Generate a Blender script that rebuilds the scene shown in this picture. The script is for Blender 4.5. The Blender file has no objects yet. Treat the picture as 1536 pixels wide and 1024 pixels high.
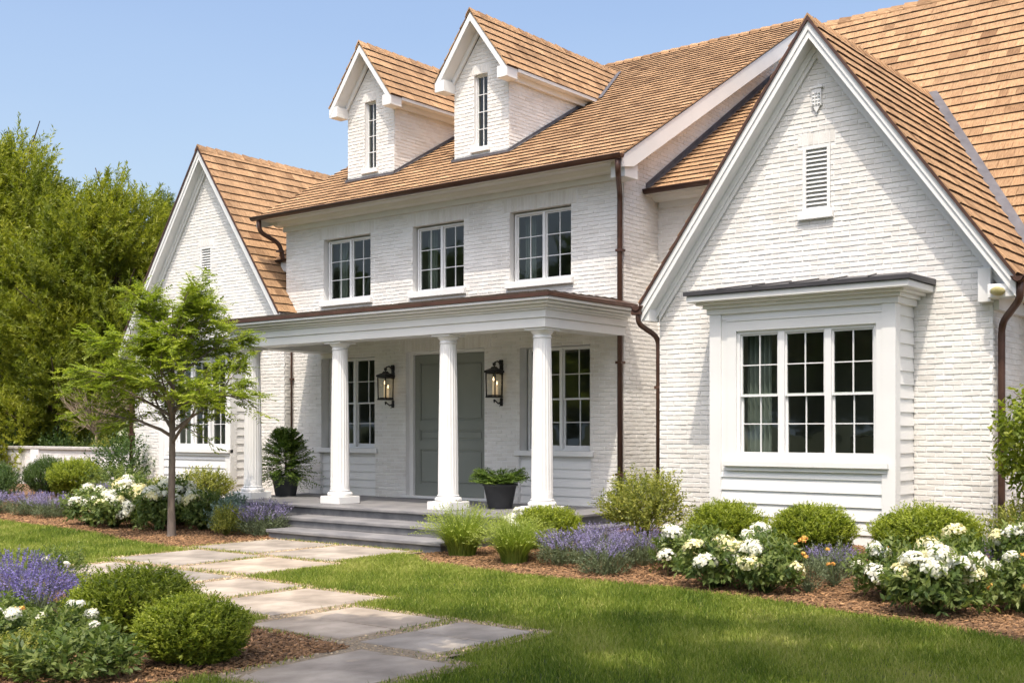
import bpy, math, random
import numpy as np
from mathutils import Vector, Matrix
R = math.radians
rng = np.random.default_rng(11)
random.seed(5)
SC = bpy.context.scene
COL = SC.collection

# ---------------------------------------------------------------- camera, sky, sun, exposure
YAW = 38.6
cam_d = bpy.data.cameras.new("camera")
cam = bpy.data.objects.new("camera", cam_d); COL.objects.link(cam)
cam.location = (0, 0, 1.72)
cam.rotation_euler = (R(90), 0, R(YAW))
cam_d.sensor_width = 36; cam_d.lens = 36 * 1755 / 1536
cam_d.shift_y = (645 - 512) / 1536
cam_d.clip_start = 0.1; cam_d.clip_end = 2000
SC.camera = cam

SUN_TRAVEL = Vector((-.47, 1, -2.2)).normalized()
el = math.asin(-SUN_TRAVEL.z)
az = math.atan2(-SUN_TRAVEL.x, -SUN_TRAVEL.y)
w = bpy.data.worlds.new("World"); SC.world = w; w.use_nodes = True
nt = w.node_tree
bg = nt.nodes["Background"]
sky = nt.nodes.new("ShaderNodeTexSky"); sky.sky_type = 'NISHITA'; sky.sun_disc = False
sky.sun_elevation = el; sky.sun_rotation = az
sky.air_density = 1.0; sky.dust_density = 6.5; sky.ozone_density = 3.0
tcw = nt.nodes.new("ShaderNodeTexCoord"); sx = nt.nodes.new("ShaderNodeSeparateXYZ"); nt.links.new(tcw.outputs['Generated'], sx.inputs[0])
mr = nt.nodes.new("ShaderNodeMapRange"); mr.interpolation_type = 'SMOOTHERSTEP'
mr.inputs['From Min'].default_value = -.02; mr.inputs['From Max'].default_value = .42; mr.inputs['To Min'].default_value = .85; mr.inputs['To Max'].default_value = 0
nt.links.new(sx.outputs['Z'], mr.inputs['Value'])
wn_ = nt.nodes.new("ShaderNodeTexNoise"); wn_.inputs['Scale'].default_value = 2.2; wn_.inputs['Detail'].default_value = 5
wm = nt.nodes.new("ShaderNodeMapping"); wm.inputs['Scale'].default_value = (1, 1, 4); nt.links.new(tcw.outputs['Generated'], wm.inputs[0]); nt.links.new(wm.outputs[0], wn_.inputs['Vector'])
wa = nt.nodes.new("ShaderNodeMath"); wa.operation = 'MULTIPLY_ADD'; wa.inputs[1].default_value = .22; wa.inputs[2].default_value = -.08; wa.use_clamp = True; nt.links.new(wn_.outputs[0], wa.inputs[0])
wb = nt.nodes.new("ShaderNodeMath"); wb.operation = 'ADD'; wb.use_clamp = True; nt.links.new(wa.outputs[0], wb.inputs[0]); nt.links.new(mr.outputs[0], wb.inputs[1])
hz = nt.nodes.new("ShaderNodeMix"); hz.data_type = 'RGBA'; hz.inputs[7].default_value = (2.25, 2.85, 3.45, 1)
nt.links.new(wb.outputs[0], hz.inputs[0]); nt.links.new(sky.outputs[0], hz.inputs[6]); nt.links.new(hz.outputs[2], bg.inputs[0]); bg.inputs[1].default_value = 0.15
sl = bpy.data.lights.new("sun", 'SUN'); sl.energy = 2.0; sl.angle = R(.55); sl.color = (1, .90, .77)
so = bpy.data.objects.new("sun", sl); COL.objects.link(so)
so.rotation_euler = SUN_TRAVEL.to_track_quat('-Z', 'Y').to_euler()
SC.view_settings.view_transform = 'Standard'; SC.view_settings.look = 'None'
SC.view_settings.gamma = 1; SC.view_settings.exposure = 0.97
SC.render.film_transparent = False
SC.cycles.max_bounces = 8; SC.cycles.transparent_max_bounces = 12

# ---------------------------------------------------------------- materials
def newmat(name):
    m = bpy.data.materials.new(name); m.use_nodes = True
    nt = m.node_tree
    return m, nt, nt.nodes["Principled BSDF"]

def ramp(nt, cols):
    r = nt.nodes.new("ShaderNodeValToRGB")
    e = r.color_ramp.elements
    while len(e) < len(cols): e.new(.5)
    for i, c in enumerate(cols):
        e[i].position = c[0] if len(c) == 2 else i / (len(cols) - 1)
        cc = c[1] if len(c) == 2 else c
        e[i].color = (*cc, 1)
    return r

def surf(name, c1, c2, scale=6, rough=.6, bump=.1, bscale=60, stretch=(1, 1, 1), tint=None, spec=.4, detail=5, uv=False, bdist=.01, metal=0, macro=None):
    """noise-mixed base colour, optional per-piece tint spread, fine bump"""
    m, nt, p = newmat(name)
    L = nt.links.new
    tc = nt.nodes.new("ShaderNodeTexCoord")
    mp = nt.nodes.new("ShaderNodeMapping"); mp.inputs['Scale'].default_value = stretch
    L(tc.outputs['UV' if uv else 'Object'], mp.inputs[0])
    n = nt.nodes.new("ShaderNodeTexNoise"); n.inputs['Scale'].default_value = scale; n.inputs['Detail'].default_value = detail
    L(mp.outputs[0], n.inputs['Vector'])
    r = ramp(nt, [(.3, c1), (.7, c2)]); L(n.outputs[0], r.inputs[0])
    out = r.outputs[0]
    if tint:
        a = nt.nodes.new("ShaderNodeAttribute"); a.attribute_name = "tint"
        tr = ramp(nt, tint); L(a.outputs['Fac'], tr.inputs[0])
        mx = nt.nodes.new("ShaderNodeMix"); mx.data_type = 'RGBA'; mx.blend_type = 'MULTIPLY'; mx.inputs[0].default_value = 1
        L(out, mx.inputs[6]); L(tr.outputs[0], mx.inputs[7]); out = mx.outputs[2]
    if macro:
        n3 = nt.nodes.new("ShaderNodeTexNoise"); n3.inputs['Scale'].default_value = macro[0]; n3.inputs['Detail'].default_value = 6; n3.inputs['Roughness'].default_value = .65
        L(tc.outputs['Object'], n3.inputs['Vector']); r3 = ramp(nt, [(.32, macro[1]), (.62, macro[2])]); L(n3.outputs[0], r3.inputs[0])
        m3 = nt.nodes.new("ShaderNodeMix"); m3.data_type = 'RGBA'; m3.blend_type = 'MULTIPLY'; m3.inputs[0].default_value = 1
        L(out, m3.inputs[6]); L(r3.outputs[0], m3.inputs[7]); out = m3.outputs[2]
    L(out, p.inputs['Base Color'])
    p.inputs['Roughness'].default_value = rough
    p.inputs['Metallic'].default_value = metal
    p.inputs['Specular IOR Level'].default_value = spec
    if bump:
        n2 = nt.nodes.new("ShaderNodeTexNoise"); n2.inputs['Scale'].default_value = bscale; n2.inputs['Detail'].default_value = 6
        L(mp.outputs[0], n2.inputs['Vector'])
        b = nt.nodes.new("ShaderNodeBump"); b.inputs['Strength'].default_value = bump; b.inputs['Distance'].default_value = bdist
        L(n2.outputs[0], b.inputs['Height']); L(b.outputs[0], p.inputs['Normal'])
    return m

def leafmat(name, cols, trans=.35, rough=.5, spec=.3, tcol=1.3):
    m, nt, p = newmat(name)
    L = nt.links.new
    a = nt.nodes.new("ShaderNodeAttribute"); a.attribute_name = "tint"
    r = ramp(nt, cols); L(a.outputs['Fac'], r.inputs[0])
    L(r.outputs[0], p.inputs['Base Color'])
    p.inputs['Roughness'].default_value = rough; p.inputs['Specular IOR Level'].default_value = spec
    t = nt.nodes.new("ShaderNodeBsdfTranslucent")
    g = nt.nodes.new("ShaderNodeMix"); g.data_type = 'RGBA'; g.blend_type = 'MULTIPLY'; g.inputs[0].default_value = 1
    L(r.outputs[0], g.inputs[6]); g.inputs[7].default_value = (1.15 * tcol, 1.2 * tcol, .6 * tcol, 1)
    L(g.outputs[2], t.inputs[0])
    ms = nt.nodes.new("ShaderNodeMixShader"); ms.inputs[0].default_value = trans
    L(p.outputs[0], ms.inputs[1]); L(t.outputs[0], ms.inputs[2])
    L(ms.outputs[0], nt.nodes["Material Output"].inputs[0])
    return m

def glassmat(name, tintc=(.80, .84, .80), refl=.07):
    m, nt, p = newmat(name)
    L = nt.links.new
    nt.nodes.remove(p)
    lw = nt.nodes.new("ShaderNodeLayerWeight"); lw.inputs[0].default_value = .5
    pw = nt.nodes.new("ShaderNodeMath"); pw.operation = 'POWER'; pw.inputs[1].default_value = 4.5; L(lw.outputs['Facing'], pw.inputs[0])
    f = nt.nodes.new("ShaderNodeMath"); f.operation = 'MULTIPLY_ADD'; f.inputs[1].default_value = .85; f.inputs[2].default_value = refl; L(pw.outputs[0], f.inputs[0])
    t = nt.nodes.new("ShaderNodeBsdfTransparent"); t.inputs[0].default_value = (*tintc, 1)
    g = nt.nodes.new("ShaderNodeBsdfGlossy"); g.inputs['Roughness'].default_value = .015
    tc = nt.nodes.new("ShaderNodeTexCoord")
    n = nt.nodes.new("ShaderNodeTexNoise"); n.inputs['Scale'].default_value = 1.3; n.inputs['Detail'].default_value = 1
    L(tc.outputs['Object'], n.inputs['Vector'])
    b = nt.nodes.new("ShaderNodeBump"); b.inputs['Strength'].default_value = .08; b.inputs['Distance'].default_value = .1
    L(n.outputs[0], b.inputs['Height']); L(b.outputs[0], g.inputs['Normal'])
    x = nt.nodes.new("ShaderNodeMixShader")
    L(f.outputs[0], x.inputs[0]); L(t.outputs[0], x.inputs[1]); L(g.outputs[0], x.inputs[2])
    L(x.outputs[0], nt.nodes["Material Output"].inputs[0])
    return m

M = {}
M['brick'] = surf('painted_brick', (.655, .64, .615), (.75, .74, .715), 2.2, .62, .5, 45, tint=[(.91, .90, .88), (1, 1, 1), (1, 1, .99)], bdist=.008, macro=(.8, (.93, .92, .90), (1.02, 1.02, 1.02)))
M['mortar'] = surf('painted_mortar', (.70, .69, .67), (.77, .765, .75), 4, .8, .5, 60, bdist=.006)
M['trim'] = surf('white_trim', (.69, .69, .675), (.745, .745, .73), 1.5, .42, .06, 30)
M['trim_in'] = surf('white_sash', (.69, .695, .69), (.74, .745, .74), 1.5, .38, .03, 30)
M['column'] = surf('white_column', (.71, .705, .69), (.78, .775, .765), 2, .5, .08, 40)
M['shake'] = surf('cedar_shake', (.28, .168, .092), (.53, .362, .215), 3.2, .85, .9, 10, stretch=(26, 2.2, 1), uv=True,
                  tint=[(.50, .44, .40), (.74, .69, .64), (.95, .92, .88), (1.04, .99, .93), (1.18, 1.15, 1.10)], bdist=.012, spec=.2, macro=(.9, (.80, .79, .79), (1.06, 1.04, 1.02)))
M['shake_end_shade'] = surf('shake_end_grain_shade', (.028, .016, .010), (.07, .042, .026), 9, .9, .3, 30)  # dark end grain on the butts, with course-gap shadow painted into its colour
M['underlay'] = surf('roof_underlay', (.05, .035, .025), (.07, .05, .035), 4, .9, 0)
M['copper'] = surf('brown_copper', (.062, .030, .021), (.10, .050, .034), 5, .42, .1, 30, metal=.25, spec=.5)
M['dark_metal'] = surf('dark_roof_metal', (.05, .048, .052), (.075, .072, .075), 3, .45, .1, 20, metal=.3)
M['flash'] = surf('lead_flashing', (.09, .085, .09), (.15, .14, .145), 6, .5, .15, 30, metal=.3)
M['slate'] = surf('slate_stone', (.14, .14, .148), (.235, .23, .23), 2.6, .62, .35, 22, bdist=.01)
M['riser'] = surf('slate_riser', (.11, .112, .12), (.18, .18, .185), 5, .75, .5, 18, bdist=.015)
M['paver'] = surf('limestone_slab', (.22, .195, .165), (.46, .41, .345), 1.4, .75, .6, 30, tint=[(.82, .83, .85), (.97, .96, .95), (1.10, 1.04, .97)], bdist=.012, detail=8, macro=(2.6, (.80, .78, .75), (1.05, 1.04, 1.03)))
M['door'] = surf('grey_green_paint', (.20, .215, .19), (.235, .25, .222), 1.2, .4, .05, 30)
M['black'] = surf('black_iron', (.012, .012, .012), (.025, .024, .023), 8, .45, .15, 60)
M['pot'] = surf('charcoal_pot', (.038, .04, .045), (.06, .062, .066), 5, .55, .12, 40)
M['soil'] = surf('dark_soil', (.035, .022, .014), (.075, .048, .03), 14, .95, .8, 40)
M['bed'] = surf('mulch_ground', (.12, .065, .035), (.28, .165, .09), 22, .95, .9, 60, bdist=.03)
M['chip'] = surf('mulch_chip', (.17, .10, .05), (.33, .205, .11), 9, .9, .3, 40, tint=[(.35, .3, .27), (.85, .8, .75), (1.1, 1.0, .92), (1.7, 1.6, 1.45)])
M['path'] = surf('gravel_base', (.20, .155, .10), (.36, .29, .2), 30, .95, .9, 70, bdist=.02)
M['pebble'] = surf('pebble', (.36, .28, .18), (.56, .45, .31), 9, .85, .2, 40, tint=[(.5, .47, .43), (1, .96, .9), (1.4, 1.35, 1.28)])
M['ground'] = surf('ground_soil', (.04, .058, .018), (.085, .10, .035), 3, .95, .5, 20)
M['bark'] = surf('grey_bark', (.13, .10, .075), (.25, .20, .16), 9, .9, .8, 22, stretch=(1, 1, .25), bdist=.02)
M['bark_dark'] = surf('dark_bark', (.05, .036, .025), (.10, .075, .055), 7, .9, .6, 18, stretch=(1, 1, .3), bdist=.03)
M['twig'] = surf('pale_twig', (.25, .19, .13), (.36, .29, .2), 8, .9, .2, 30)
M['room'] = surf('room_paint', (.44, .45, .40), (.52, .52, .47), 1, .8, 0)
M['roomfloor'] = surf('room_floor', (.22, .16, .11), (.30, .22, .15), 3, .5, 0)
M['furn'] = surf('dark_furniture', (.02, .018, .016), (.035, .03, .028), 3, .6, 0)
M['curtain'] = surf('pale_curtain', (.17, .20, .18), (.24, .27, .25), 3, .9, 0)
M['glass'] = glassmat('window_glass')
M['lampglass'] = glassmat('lamp_glass', (.95, .94, .90), .04)
M['concrete'] = surf('foundation', (.36, .345, .32), (.47, .455, .43), 5, .85, .5, 40)
def emit(name, col, s):
    m, nt, p = newmat(name)
    p.inputs['Base Color'].default_value = (.85, .8, .7, 1)
    p.inputs['Emission Color'].default_value = (*col, 1); p.inputs['Emission Strength'].default_value = s
    return m
M['candle'] = emit('lit_candle', (1, .70, .38), .16)
M['flame'] = emit('flame', (1, .72, .40), 1.5)
M['floodglass'] = surf('yellowed_lens', (.36, .31, .12), (.5, .45, .24), 30, .3, .2, 60)

M['lf_box'] = leafmat('boxwood_leaf', [(.06, .095, .010), (.17, .22, .018), (.38, .42, .06)])
M['lf_dark'] = leafmat('evergreen_leaf', [(.03, .06, .018), (.06, .11, .028), (.12, .17, .05)])
M['lf_peony'] = leafmat('broad_leaf', [(.05, .09, .025), (.12, .17, .04), (.27, .31, .10)])
M['lf_lav'] = leafmat('lavender_leaf', [(.10, .13, .07), (.15, .19, .10), (.22, .26, .15)], .2)
M['fl_lav'] = leafmat('lavender_flower', [(.14, .12, .25), (.23, .20, .38), (.38, .34, .52)], .25, tcol=.9)
M['fl_salv'] = leafmat('deep_lavender_flower', [(.11, .09, .27), (.19, .155, .42), (.30, .26, .55)], .25, tcol=.9)
M['lf_grass'] = leafmat('ornamental_grass', [(.13, .19, .03), (.24, .31, .055), (.42, .46, .13)], .4)
M['lf_lime'] = leafmat('lime_leaf', [(.10, .13, .025), (.23, .25, .045), (.42, .40, .10)], .4)
M['lf_blue'] = leafmat('blue_leaf', [(.10, .16, .12), (.18, .26, .21), (.32, .40, .34)], .2)
M['lf_ash'] = leafmat('young_tree_leaf', [(.10, .145, .016), (.21, .27, .03), (.37, .41, .07)], .45)
M['lf_pine'] = leafmat('feathery_leaf', [(.05, .08, .010), (.17, .202, .018), (.38, .385, .05)], .4)
M['lf_pine2'] = leafmat('dark_feathery_leaf', [(.04, .065, .014), (.085, .12, .022), (.16, .19, .04)], .35)
M['lf_maple'] = leafmat('shade_leaf', [(.04, .085, .012), (.08, .15, .02), (.14, .22, .04)], .35)
M['lawn'] = leafmat('lawn_blade', [(.07, .12, .014), (.165, .225, .026), (.29, .33, .06), (.40, .38, .13)], .3, .55, .25)
M['petal'] = leafmat('white_petal', [(.74, .72, .50), (.84, .83, .74), (.88, .88, .84)], .25, .6, .2, .75)
M['petal_c'] = leafmat('cream_petal', [(.78, .68, .28), (.84, .78, .46), (.86, .84, .68)], .25, .6, .2, .75)
M['petal_o'] = leafmat('orange_petal', [(.72, .22, .10), (.80, .42, .10), (.84, .66, .18)], .25, .6, .2, .75)
M['frond'] = leafmat('fern_frond', [(.045, .09, .016), (.10, .165, .03), (.20, .27, .06)], .3)

# ---------------------------------------------------------------- mesh helpers
class MB:
    """collects faces (any size) with material index, per-face tint and uv"""
    def __init__(s): s.v = []; s.f = []; s.m = []; s.t = []; s.uv = []; s.sm = []
    def face(s, pts, m=0, t=.5, uv=None, smooth=False):
        b = len(s.v); s.v.extend([tuple(p) for p in pts]); s.f.append(tuple(range(b, b + len(pts)))); s.m.append(m); s.t.append(t)
        s.uv.append(uv or [(0, 0)] * len(pts)); s.sm.append(smooth)
    def poly(s, verts, faces, m=0, t=.5, smooth=False):
        b = len(s.v); s.v.extend([tuple(p) for p in verts])
        for f in faces:
            s.f.append(tuple(i + b for i in f)); s.m.append(m); s.t.append(t); s.uv.append([(0, 0)] * len(f)); s.sm.append(smooth)
    def box(s, x0, x1, y0, y1, z0, z1, m=0, t=.5, bev=0):
        if bev:
            b = bev
            V = []
            for z, i in ((z0, b), (z0 + b, 0), (z1 - b, 0), (z1, b)):
                V += [(x0 + i, y0 + i, z), (x1 - i, y0 + i, z), (x1 - i, y1 - i, z), (x0 + i, y1 - i, z)]
            F = [(3, 2, 1, 0), (12, 13, 14, 15)]
            for k in range(3):
                for j in range(4): F.append((k * 4 + j, k * 4 + (j + 1) % 4, k * 4 + 4 + (j + 1) % 4, k * 4 + 4 + j))
            s.poly(V, F, m, t); return
        V = [(x0, y0, z0), (x1, y0, z0), (x1, y1, z0), (x0, y1, z0), (x0, y0, z1), (x1, y0, z1), (x1, y1, z1), (x0, y1, z1)]
        s.poly(V, [(3, 2, 1, 0), (4, 5, 6, 7), (0, 1, 5, 4), (1, 2, 6, 5), (2, 3, 7, 6), (3, 0, 4, 7)], m, t)
    def prism(s, pts, vec, m=0, t=.5):
        n = len(pts); q = [Vector(p) + Vector(vec) for p in pts]
        s.poly(list(pts) + [tuple(a) for a in q], [tuple(range(n))[::-1], tuple(range(n, 2 * n))] + [(i, (i + 1) % n, n + (i + 1) % n, n + i) for i in range(n)], m, t)
    def tube(s, pts, rad, n=8, m=0, t=.5, cap=True):
        pts = [Vector(p) for p in pts]
        if not hasattr(rad, '__len__'): rad = [rad] * len(pts)
        V = []; up = Vector((.13, .2, .97))
        for i, p in enumerate(pts):
            d = (pts[min(i + 1, len(pts) - 1)] - pts[max(i - 1, 0)]).normalized()
            a = d.cross(up)
            if a.length < .1: a = d.cross(Vector((1, 0, 0)))
            a.normalize(); b = d.cross(a)
            for k in range(n):
                an = 2 * math.pi * k / n; V.append(p + (a * math.cos(an) + b * math.sin(an)) * rad[i])
        F = [(i * n + k, i * n + (k + 1) % n, (i + 1) * n + (k + 1) % n, (i + 1) * n + k) for i in range(len(pts) - 1) for k in range(n)]
        if cap: F += [tuple(range(n))[::-1], tuple(range((len(pts) - 1) * n, len(pts) * n))]
        s.poly(V, F, m, t, True)
    def lathe(s, prof, n=40, c=(0, 0), m=0, flute=None, sq=None):
        V = []
        for r, z in prof:
            for k in range(n):
                a = 2 * math.pi * k / n
                rr = r
                if flute and flute(z): rr = r * (1 - .052 * abs(math.sin(a * 10)) ** .7)
                V.append((c[0] + rr * math.cos(a), c[1] + rr * math.sin(a), z))
        F = [(i * n + k, i * n + (k + 1) % n, (i + 1) * n + (k + 1) % n, (i + 1) * n + k) for i in range(len(prof) - 1) for k in range(n)]
        F += [tuple(range(n))[::-1], tuple(range((len(prof) - 1) * n, len(prof) * n))]
        s.poly(V, F, m, .5, flute is None)
    def build(s, name, mats, parent=None, wn=False):
        me = bpy.data.meshes.new(name)
        me.from_pydata(s.v, [], s.f)
        mats = mats if isinstance(mats, (list, tuple)) else [mats]
        for k in mats: me.materials.append(M[k])
        me.polygons.foreach_set('material_index', np.array(s.m, np.int32))
        me.polygons.foreach_set('use_smooth', np.array(s.sm, bool))
        a = me.attributes.new('tint', 'FLOAT', 'FACE'); a.data.foreach_set('value', np.array(s.t, np.float32))
        u = me.uv_layers.new(name='UVMap'); u.data.foreach_set('uv', np.array([c for f in s.uv for q in f for c in q], np.float32))
        me.update()
        return link(name, me, parent)

def npmesh(name, V, F, tint, mats, mi=None, smooth=False):
    """V (n,3), F (m,k) int, tint (m,)"""
    me = bpy.data.meshes.new(name)
    k = F.shape[1]; m = len(F)
    me.vertices.add(len(V)); me.vertices.foreach_set('co', np.ascontiguousarray(V, np.float32).ravel())
    me.loops.add(m * k); me.loops.foreach_set('vertex_index', np.ascontiguousarray(F, np.int32).ravel())
    me.polygons.add(m); me.polygons.foreach_set('loop_start', np.arange(0, m * k, k, dtype=np.int32))
    me.polygons.foreach_set('loop_total', np.full(m, k, np.int32))
    for q in mats: me.materials.append(M[q])
    if mi is not None: me.polygons.foreach_set('material_index', np.asarray(mi, np.int32))
    if smooth: me.polygons.foreach_set('use_smooth', np.ones(m, bool))
    a = me.attributes.new('tint', 'FLOAT', 'FACE'); a.data.foreach_set('value', np.asarray(tint, np.float32))
    me.update(calc_edges=True); me.validate()
    return me

def link(name, me, parent=None):
    o = bpy.data.objects.new(name, me); COL.objects.link(o)
    if parent is not None:
        o.parent = parent
        o.matrix_parent_inverse = Matrix.Identity(4)
    return o

def tag(o, label=None, cat=None, group=None, kind=None):
    if label: o['label'] = label
    if cat: o['category'] = cat
    if group: o['group'] = group
    if kind: o['kind'] = kind
    return o

def empty(name, loc, rz=0):
    o = bpy.data.objects.new(name, None); COL.objects.link(o); o.location = loc; o.rotation_euler = (0, 0, rz); o.empty_display_size = .2
    return o

def copy_tree(o, parent=None):
    c = o.copy(); COL.objects.link(c); c.parent = parent
    for ch in list(o.children): copy_tree(ch, c)
    return c

def sstep(a, b, x):
    t = np.clip((np.asarray(x, float) - a) / (b - a), 0, 1); return t * t * (3 - 2 * t)
def gz(x, y):
    x = np.asarray(x, float); y = np.asarray(y, float)
    r = .30 * sstep(11.4, 13.6, y) * sstep(-10.3, -8.9, x)
    l = .30 * sstep(11.8, 14.3, y) * (1 - sstep(-18.6, -17.3, x))
    u = .02 * np.sin(x * .7 + 1) * np.cos(y * .6) * (1 - sstep(-12, -10, -np.abs(x + 9)))
    return r + l
def gzf(x, y): return float(gz(x, y))

# ---------------------------------------------------------------- the ground
def coords(a, b, fine0, fine1, st):
    out = list(np.arange(fine0, fine1 + 1e-6, st)); k = st
    x = fine0
    while x > a: k *= 1.5; x -= k; out.insert(0, max(x, a))
    k = st; x = fine1
    while x < b: k *= 1.5; x += k; out.append(min(x, b))
    return np.array(out)
def sheet(name, xs, ys0, ys1, n, off, mat, kind='structure', flat=False):
    """structured sheet: for each x a column of points from ys0(x) to ys1(x) lying on the terrain"""
    V = []; F = []
    for x in xs:
        for y in np.linspace(ys0(x), ys1(x), n): V.append((x, y, gzf(x, y) + off))
    for i in range(len(xs) - 1):
        for j in range(n - 1): F.append((i * n + j, (i + 1) * n + j, (i + 1) * n + j + 1, i * n + j + 1))
    me = npmesh(name, np.array(V), np.array(F), np.full(len(F), .5), [mat], smooth=True)
    return tag(link(name, me), kind=kind)
gx = coords(-500, 500, -34, 4, .5); gy = coords(-500, 500, 8, 17, .25)
V = np.array([(x, y, gzf(x, y)) for x in gx for y in gy]); n = len(gy)
F = np.array([(i * n + j, (i + 1) * n + j, (i + 1) * n + j + 1, i * n + j + 1) for i in range(len(gx) - 1) for j in range(n - 1)])
tag(link('ground', npmesh('ground', V, F, np.full(len(F), .5), ['ground'], smooth=True)), kind='structure')

RB = np.array([(-11.1, 11.75), (-10.5, 11.25), (-10.06, 11.0), (-8.96, 10.92), (-7.81, 10.84), (-6.69, 10.9), (-5.05, 10.74), (-3.86, 10.37), (-2.68, 9.9), (-1, 9.3), (4, 8)])
LB = np.array([(-36, 12.0), (-30, 11.7), (-21.3, 11.2), (-18.5, 10.95), (-15.85, 10.45), (-14.3, 10.15)])
FB = np.array([(-20, 6.9), (-13.56, 7.1), (-11.4, 7.3), (-9.7, 7.15), (-8.35, 6.62), (-6.75, 6.38)])
rb = lambda x: float(np.interp(x, RB[:, 0], RB[:, 1]))
lb = lambda x: float(np.interp(x, LB[:, 0], LB[:, 1]))
fb = lambda x: float(np.interp(x, FB[:, 0], FB[:, 1]))
sheet('garden_bed', np.linspace(-11.1, 4, 70), rb, lambda x: 15.8, 30, .006, 'bed')
sheet('garden_bed', np.linspace(-36, -14.35, 90), lb, lambda x: 16.3, 30, .006, 'bed')
sheet('garden_bed', np.linspace(-20, -6.75, 60), lambda x: -4.0, fb, 40, .006, 'bed')

SLABS = [  # x0, x1, y0, y1, label
    (-14.32, -12.90, 10.42, 12.00, 'paving slab touching the lowest porch step, nearer the young tree'),
    (-12.78, -11.35, 10.42, 12.00, 'paving slab touching the lowest porch step, nearer the ornamental grasses'),
    (-13.92, -12.50, 8.82, 10.28, 'paving slab in the second row from the steps, bordering the left lawn'),
    (-12.38, -11.02, 8.82, 10.28, 'paving slab in the second row from the steps, bordering the right lawn'),
    (-13.50, -12.42, 7.62, 8.66, 'paving slab behind the lavender, leftmost of the third row'),
    (-12.30, -11.02, 7.62, 8.66, 'paving slab just above the larger front boxwood'),
    (-10.90, -9.74, 7.50, 8.60, 'paving slab between the two front boxwoods and the lawn, below the second row'),
    (-9.62, -8.40, 7.02, 8.50, 'blue-grey cracked slab beyond the smaller front boxwood, fourth from the bottom edge'),
    (-8.22, -7.00, 6.52, 7.86, 'large blue-grey slab right of the smaller front boxwood, third from the bottom edge'),
    (-6.84, -5.98, 6.56, 7.86, 'rightmost paving slab with its tip in the lawn'),
    (-6.62, -5.60, 5.08, 6.40, 'paving slab cut off by the bottom edge beside the mulch'),
]
# gravel bed under the walk (each piece a little above the last)
for i, (x0, x1, y0, y1, lab) in enumerate(SLABS + [(-5.45, -4.4, 3.7, 4.95, ''), ]):
    pass
mb = MB()
for i, (x0, x1, y0, y1, lab) in enumerate(SLABS):
    e = .13; z = .008 + .0012 * i
    mb.face([(x0 - e, y0 - e, z), (x1 + e, y0 - e, z), (x1 + e, y1 + e, z), (x0 - e, y1 + e, z)])
tag(mb.build('path', 'path'), kind='structure')
rs = random.Random(3)
for i, (x0, x1, y0, y1, lab) in enumerate(SLABS):
    mb = MB()
    def slab(a0, a1, b0, b1, t, ztop):
        j = lambda: rs.uniform(-.02, .02)
        P = [(a0 + j(), b0 + j()), (a1 + j(), b0 + j()), (a1 + j(), b1 + j()), (a0 + j(), b1 + j())]
        N = 9; ring = []
        for k in range(4):
            p, q = P[k], P[(k + 1) % 4]
            for s_ in range(N):
                f = s_ / N; w_ = 0 if s_ == 0 else rs.uniform(-.006, .006)
                dx, dy = q[0] - p[0], q[1] - p[1]; l = math.hypot(dx, dy)
                ring.append((p[0] + dx * f - dy / l * w_, p[1] + dy * f + dx / l * w_))
        cx = sum(p[0] for p in ring) / len(ring); cy = sum(p[1] for p in ring) / len(ring)
        n = len(ring); V = []
        for sc_, z in ((1, -.02), (1, ztop - .010), (.988, ztop)):
            V += [(cx + (px - cx) * sc_, cy + (py - cy) * sc_, z + (rs.uniform(-.0015, .0015) if z > 0 else 0)) for px, py in ring]
        F = [(r * n + k, r * n + (k + 1) % n, (r + 1) * n + (k + 1) % n, (r + 1) * n + k) for r in range(2) for k in range(n)] + [tuple(range(2 * n, 3 * n))]
        mb.poly(V, F, 0, t)
    x0 += .03; x1 -= .03; y0 += .03; y1 -= .03
    t = rs.random(); zt = .022 + rs.uniform(-.004, .004)
    if i in (7, 8, 9):   # laid as two pieces with a tight joint
        ym = y0 + (y1 - y0) * .5
        slab(x0, x1, y0, ym - .004, t, zt); slab(x0, x1, ym + .004, y1, min(1, t + .15), zt)
    else: slab(x0, x1, y0, y1, t, zt)
    o = mb.build('paving_slab', 'paver')
    c = Vector(((x0 + x1) / 2, (y0 + y1) / 2, 0))
    o.data.transform(Matrix.Translation(-c)); o.location = c
    tag(o, lab, 'paving slab', 'paving slabs of the front walk')

# ---------------------------------------------------------------- foliage helpers
def nrm(a): return a / np.maximum(np.linalg.norm(a, axis=-1, keepdims=True), 1e-9)
def leaf_quads(P, D, N, L, W, fold=.18):
    D = nrm(D); S = nrm(np.cross(D, N)); N = nrm(np.cross(S, D))
    L = np.broadcast_to(np.asarray(L, float), (len(P),))[:, None]; W = np.broadcast_to(np.asarray(W, float), (len(P),))[:, None]
    mid = P + D * L * .45
    V = np.stack([P, mid + S * W * .5 + N * W * fold, P + D * L - N * L * .06, mid - S * W * .5 + N * W * fold], 1).reshape(-1, 3)
    F = np.arange(len(P) * 4).reshape(-1, 4)
    return V, F
def joinq(parts):
    """parts: list of (V,F,tint,mi)"""
    Vs = []; Fs = []; Ts = []; Ms = []; b = 0
    for V, F, t, m in parts:
        Vs.append(V); Fs.append(F + b); Ts.append(np.broadcast_to(t, (len(F),))); Ms.append(np.full(len(F), m)); b += len(V)
    return np.concatenate(Vs), np.concatenate(Fs), np.concatenate(Ts), np.concatenate(Ms)
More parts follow.
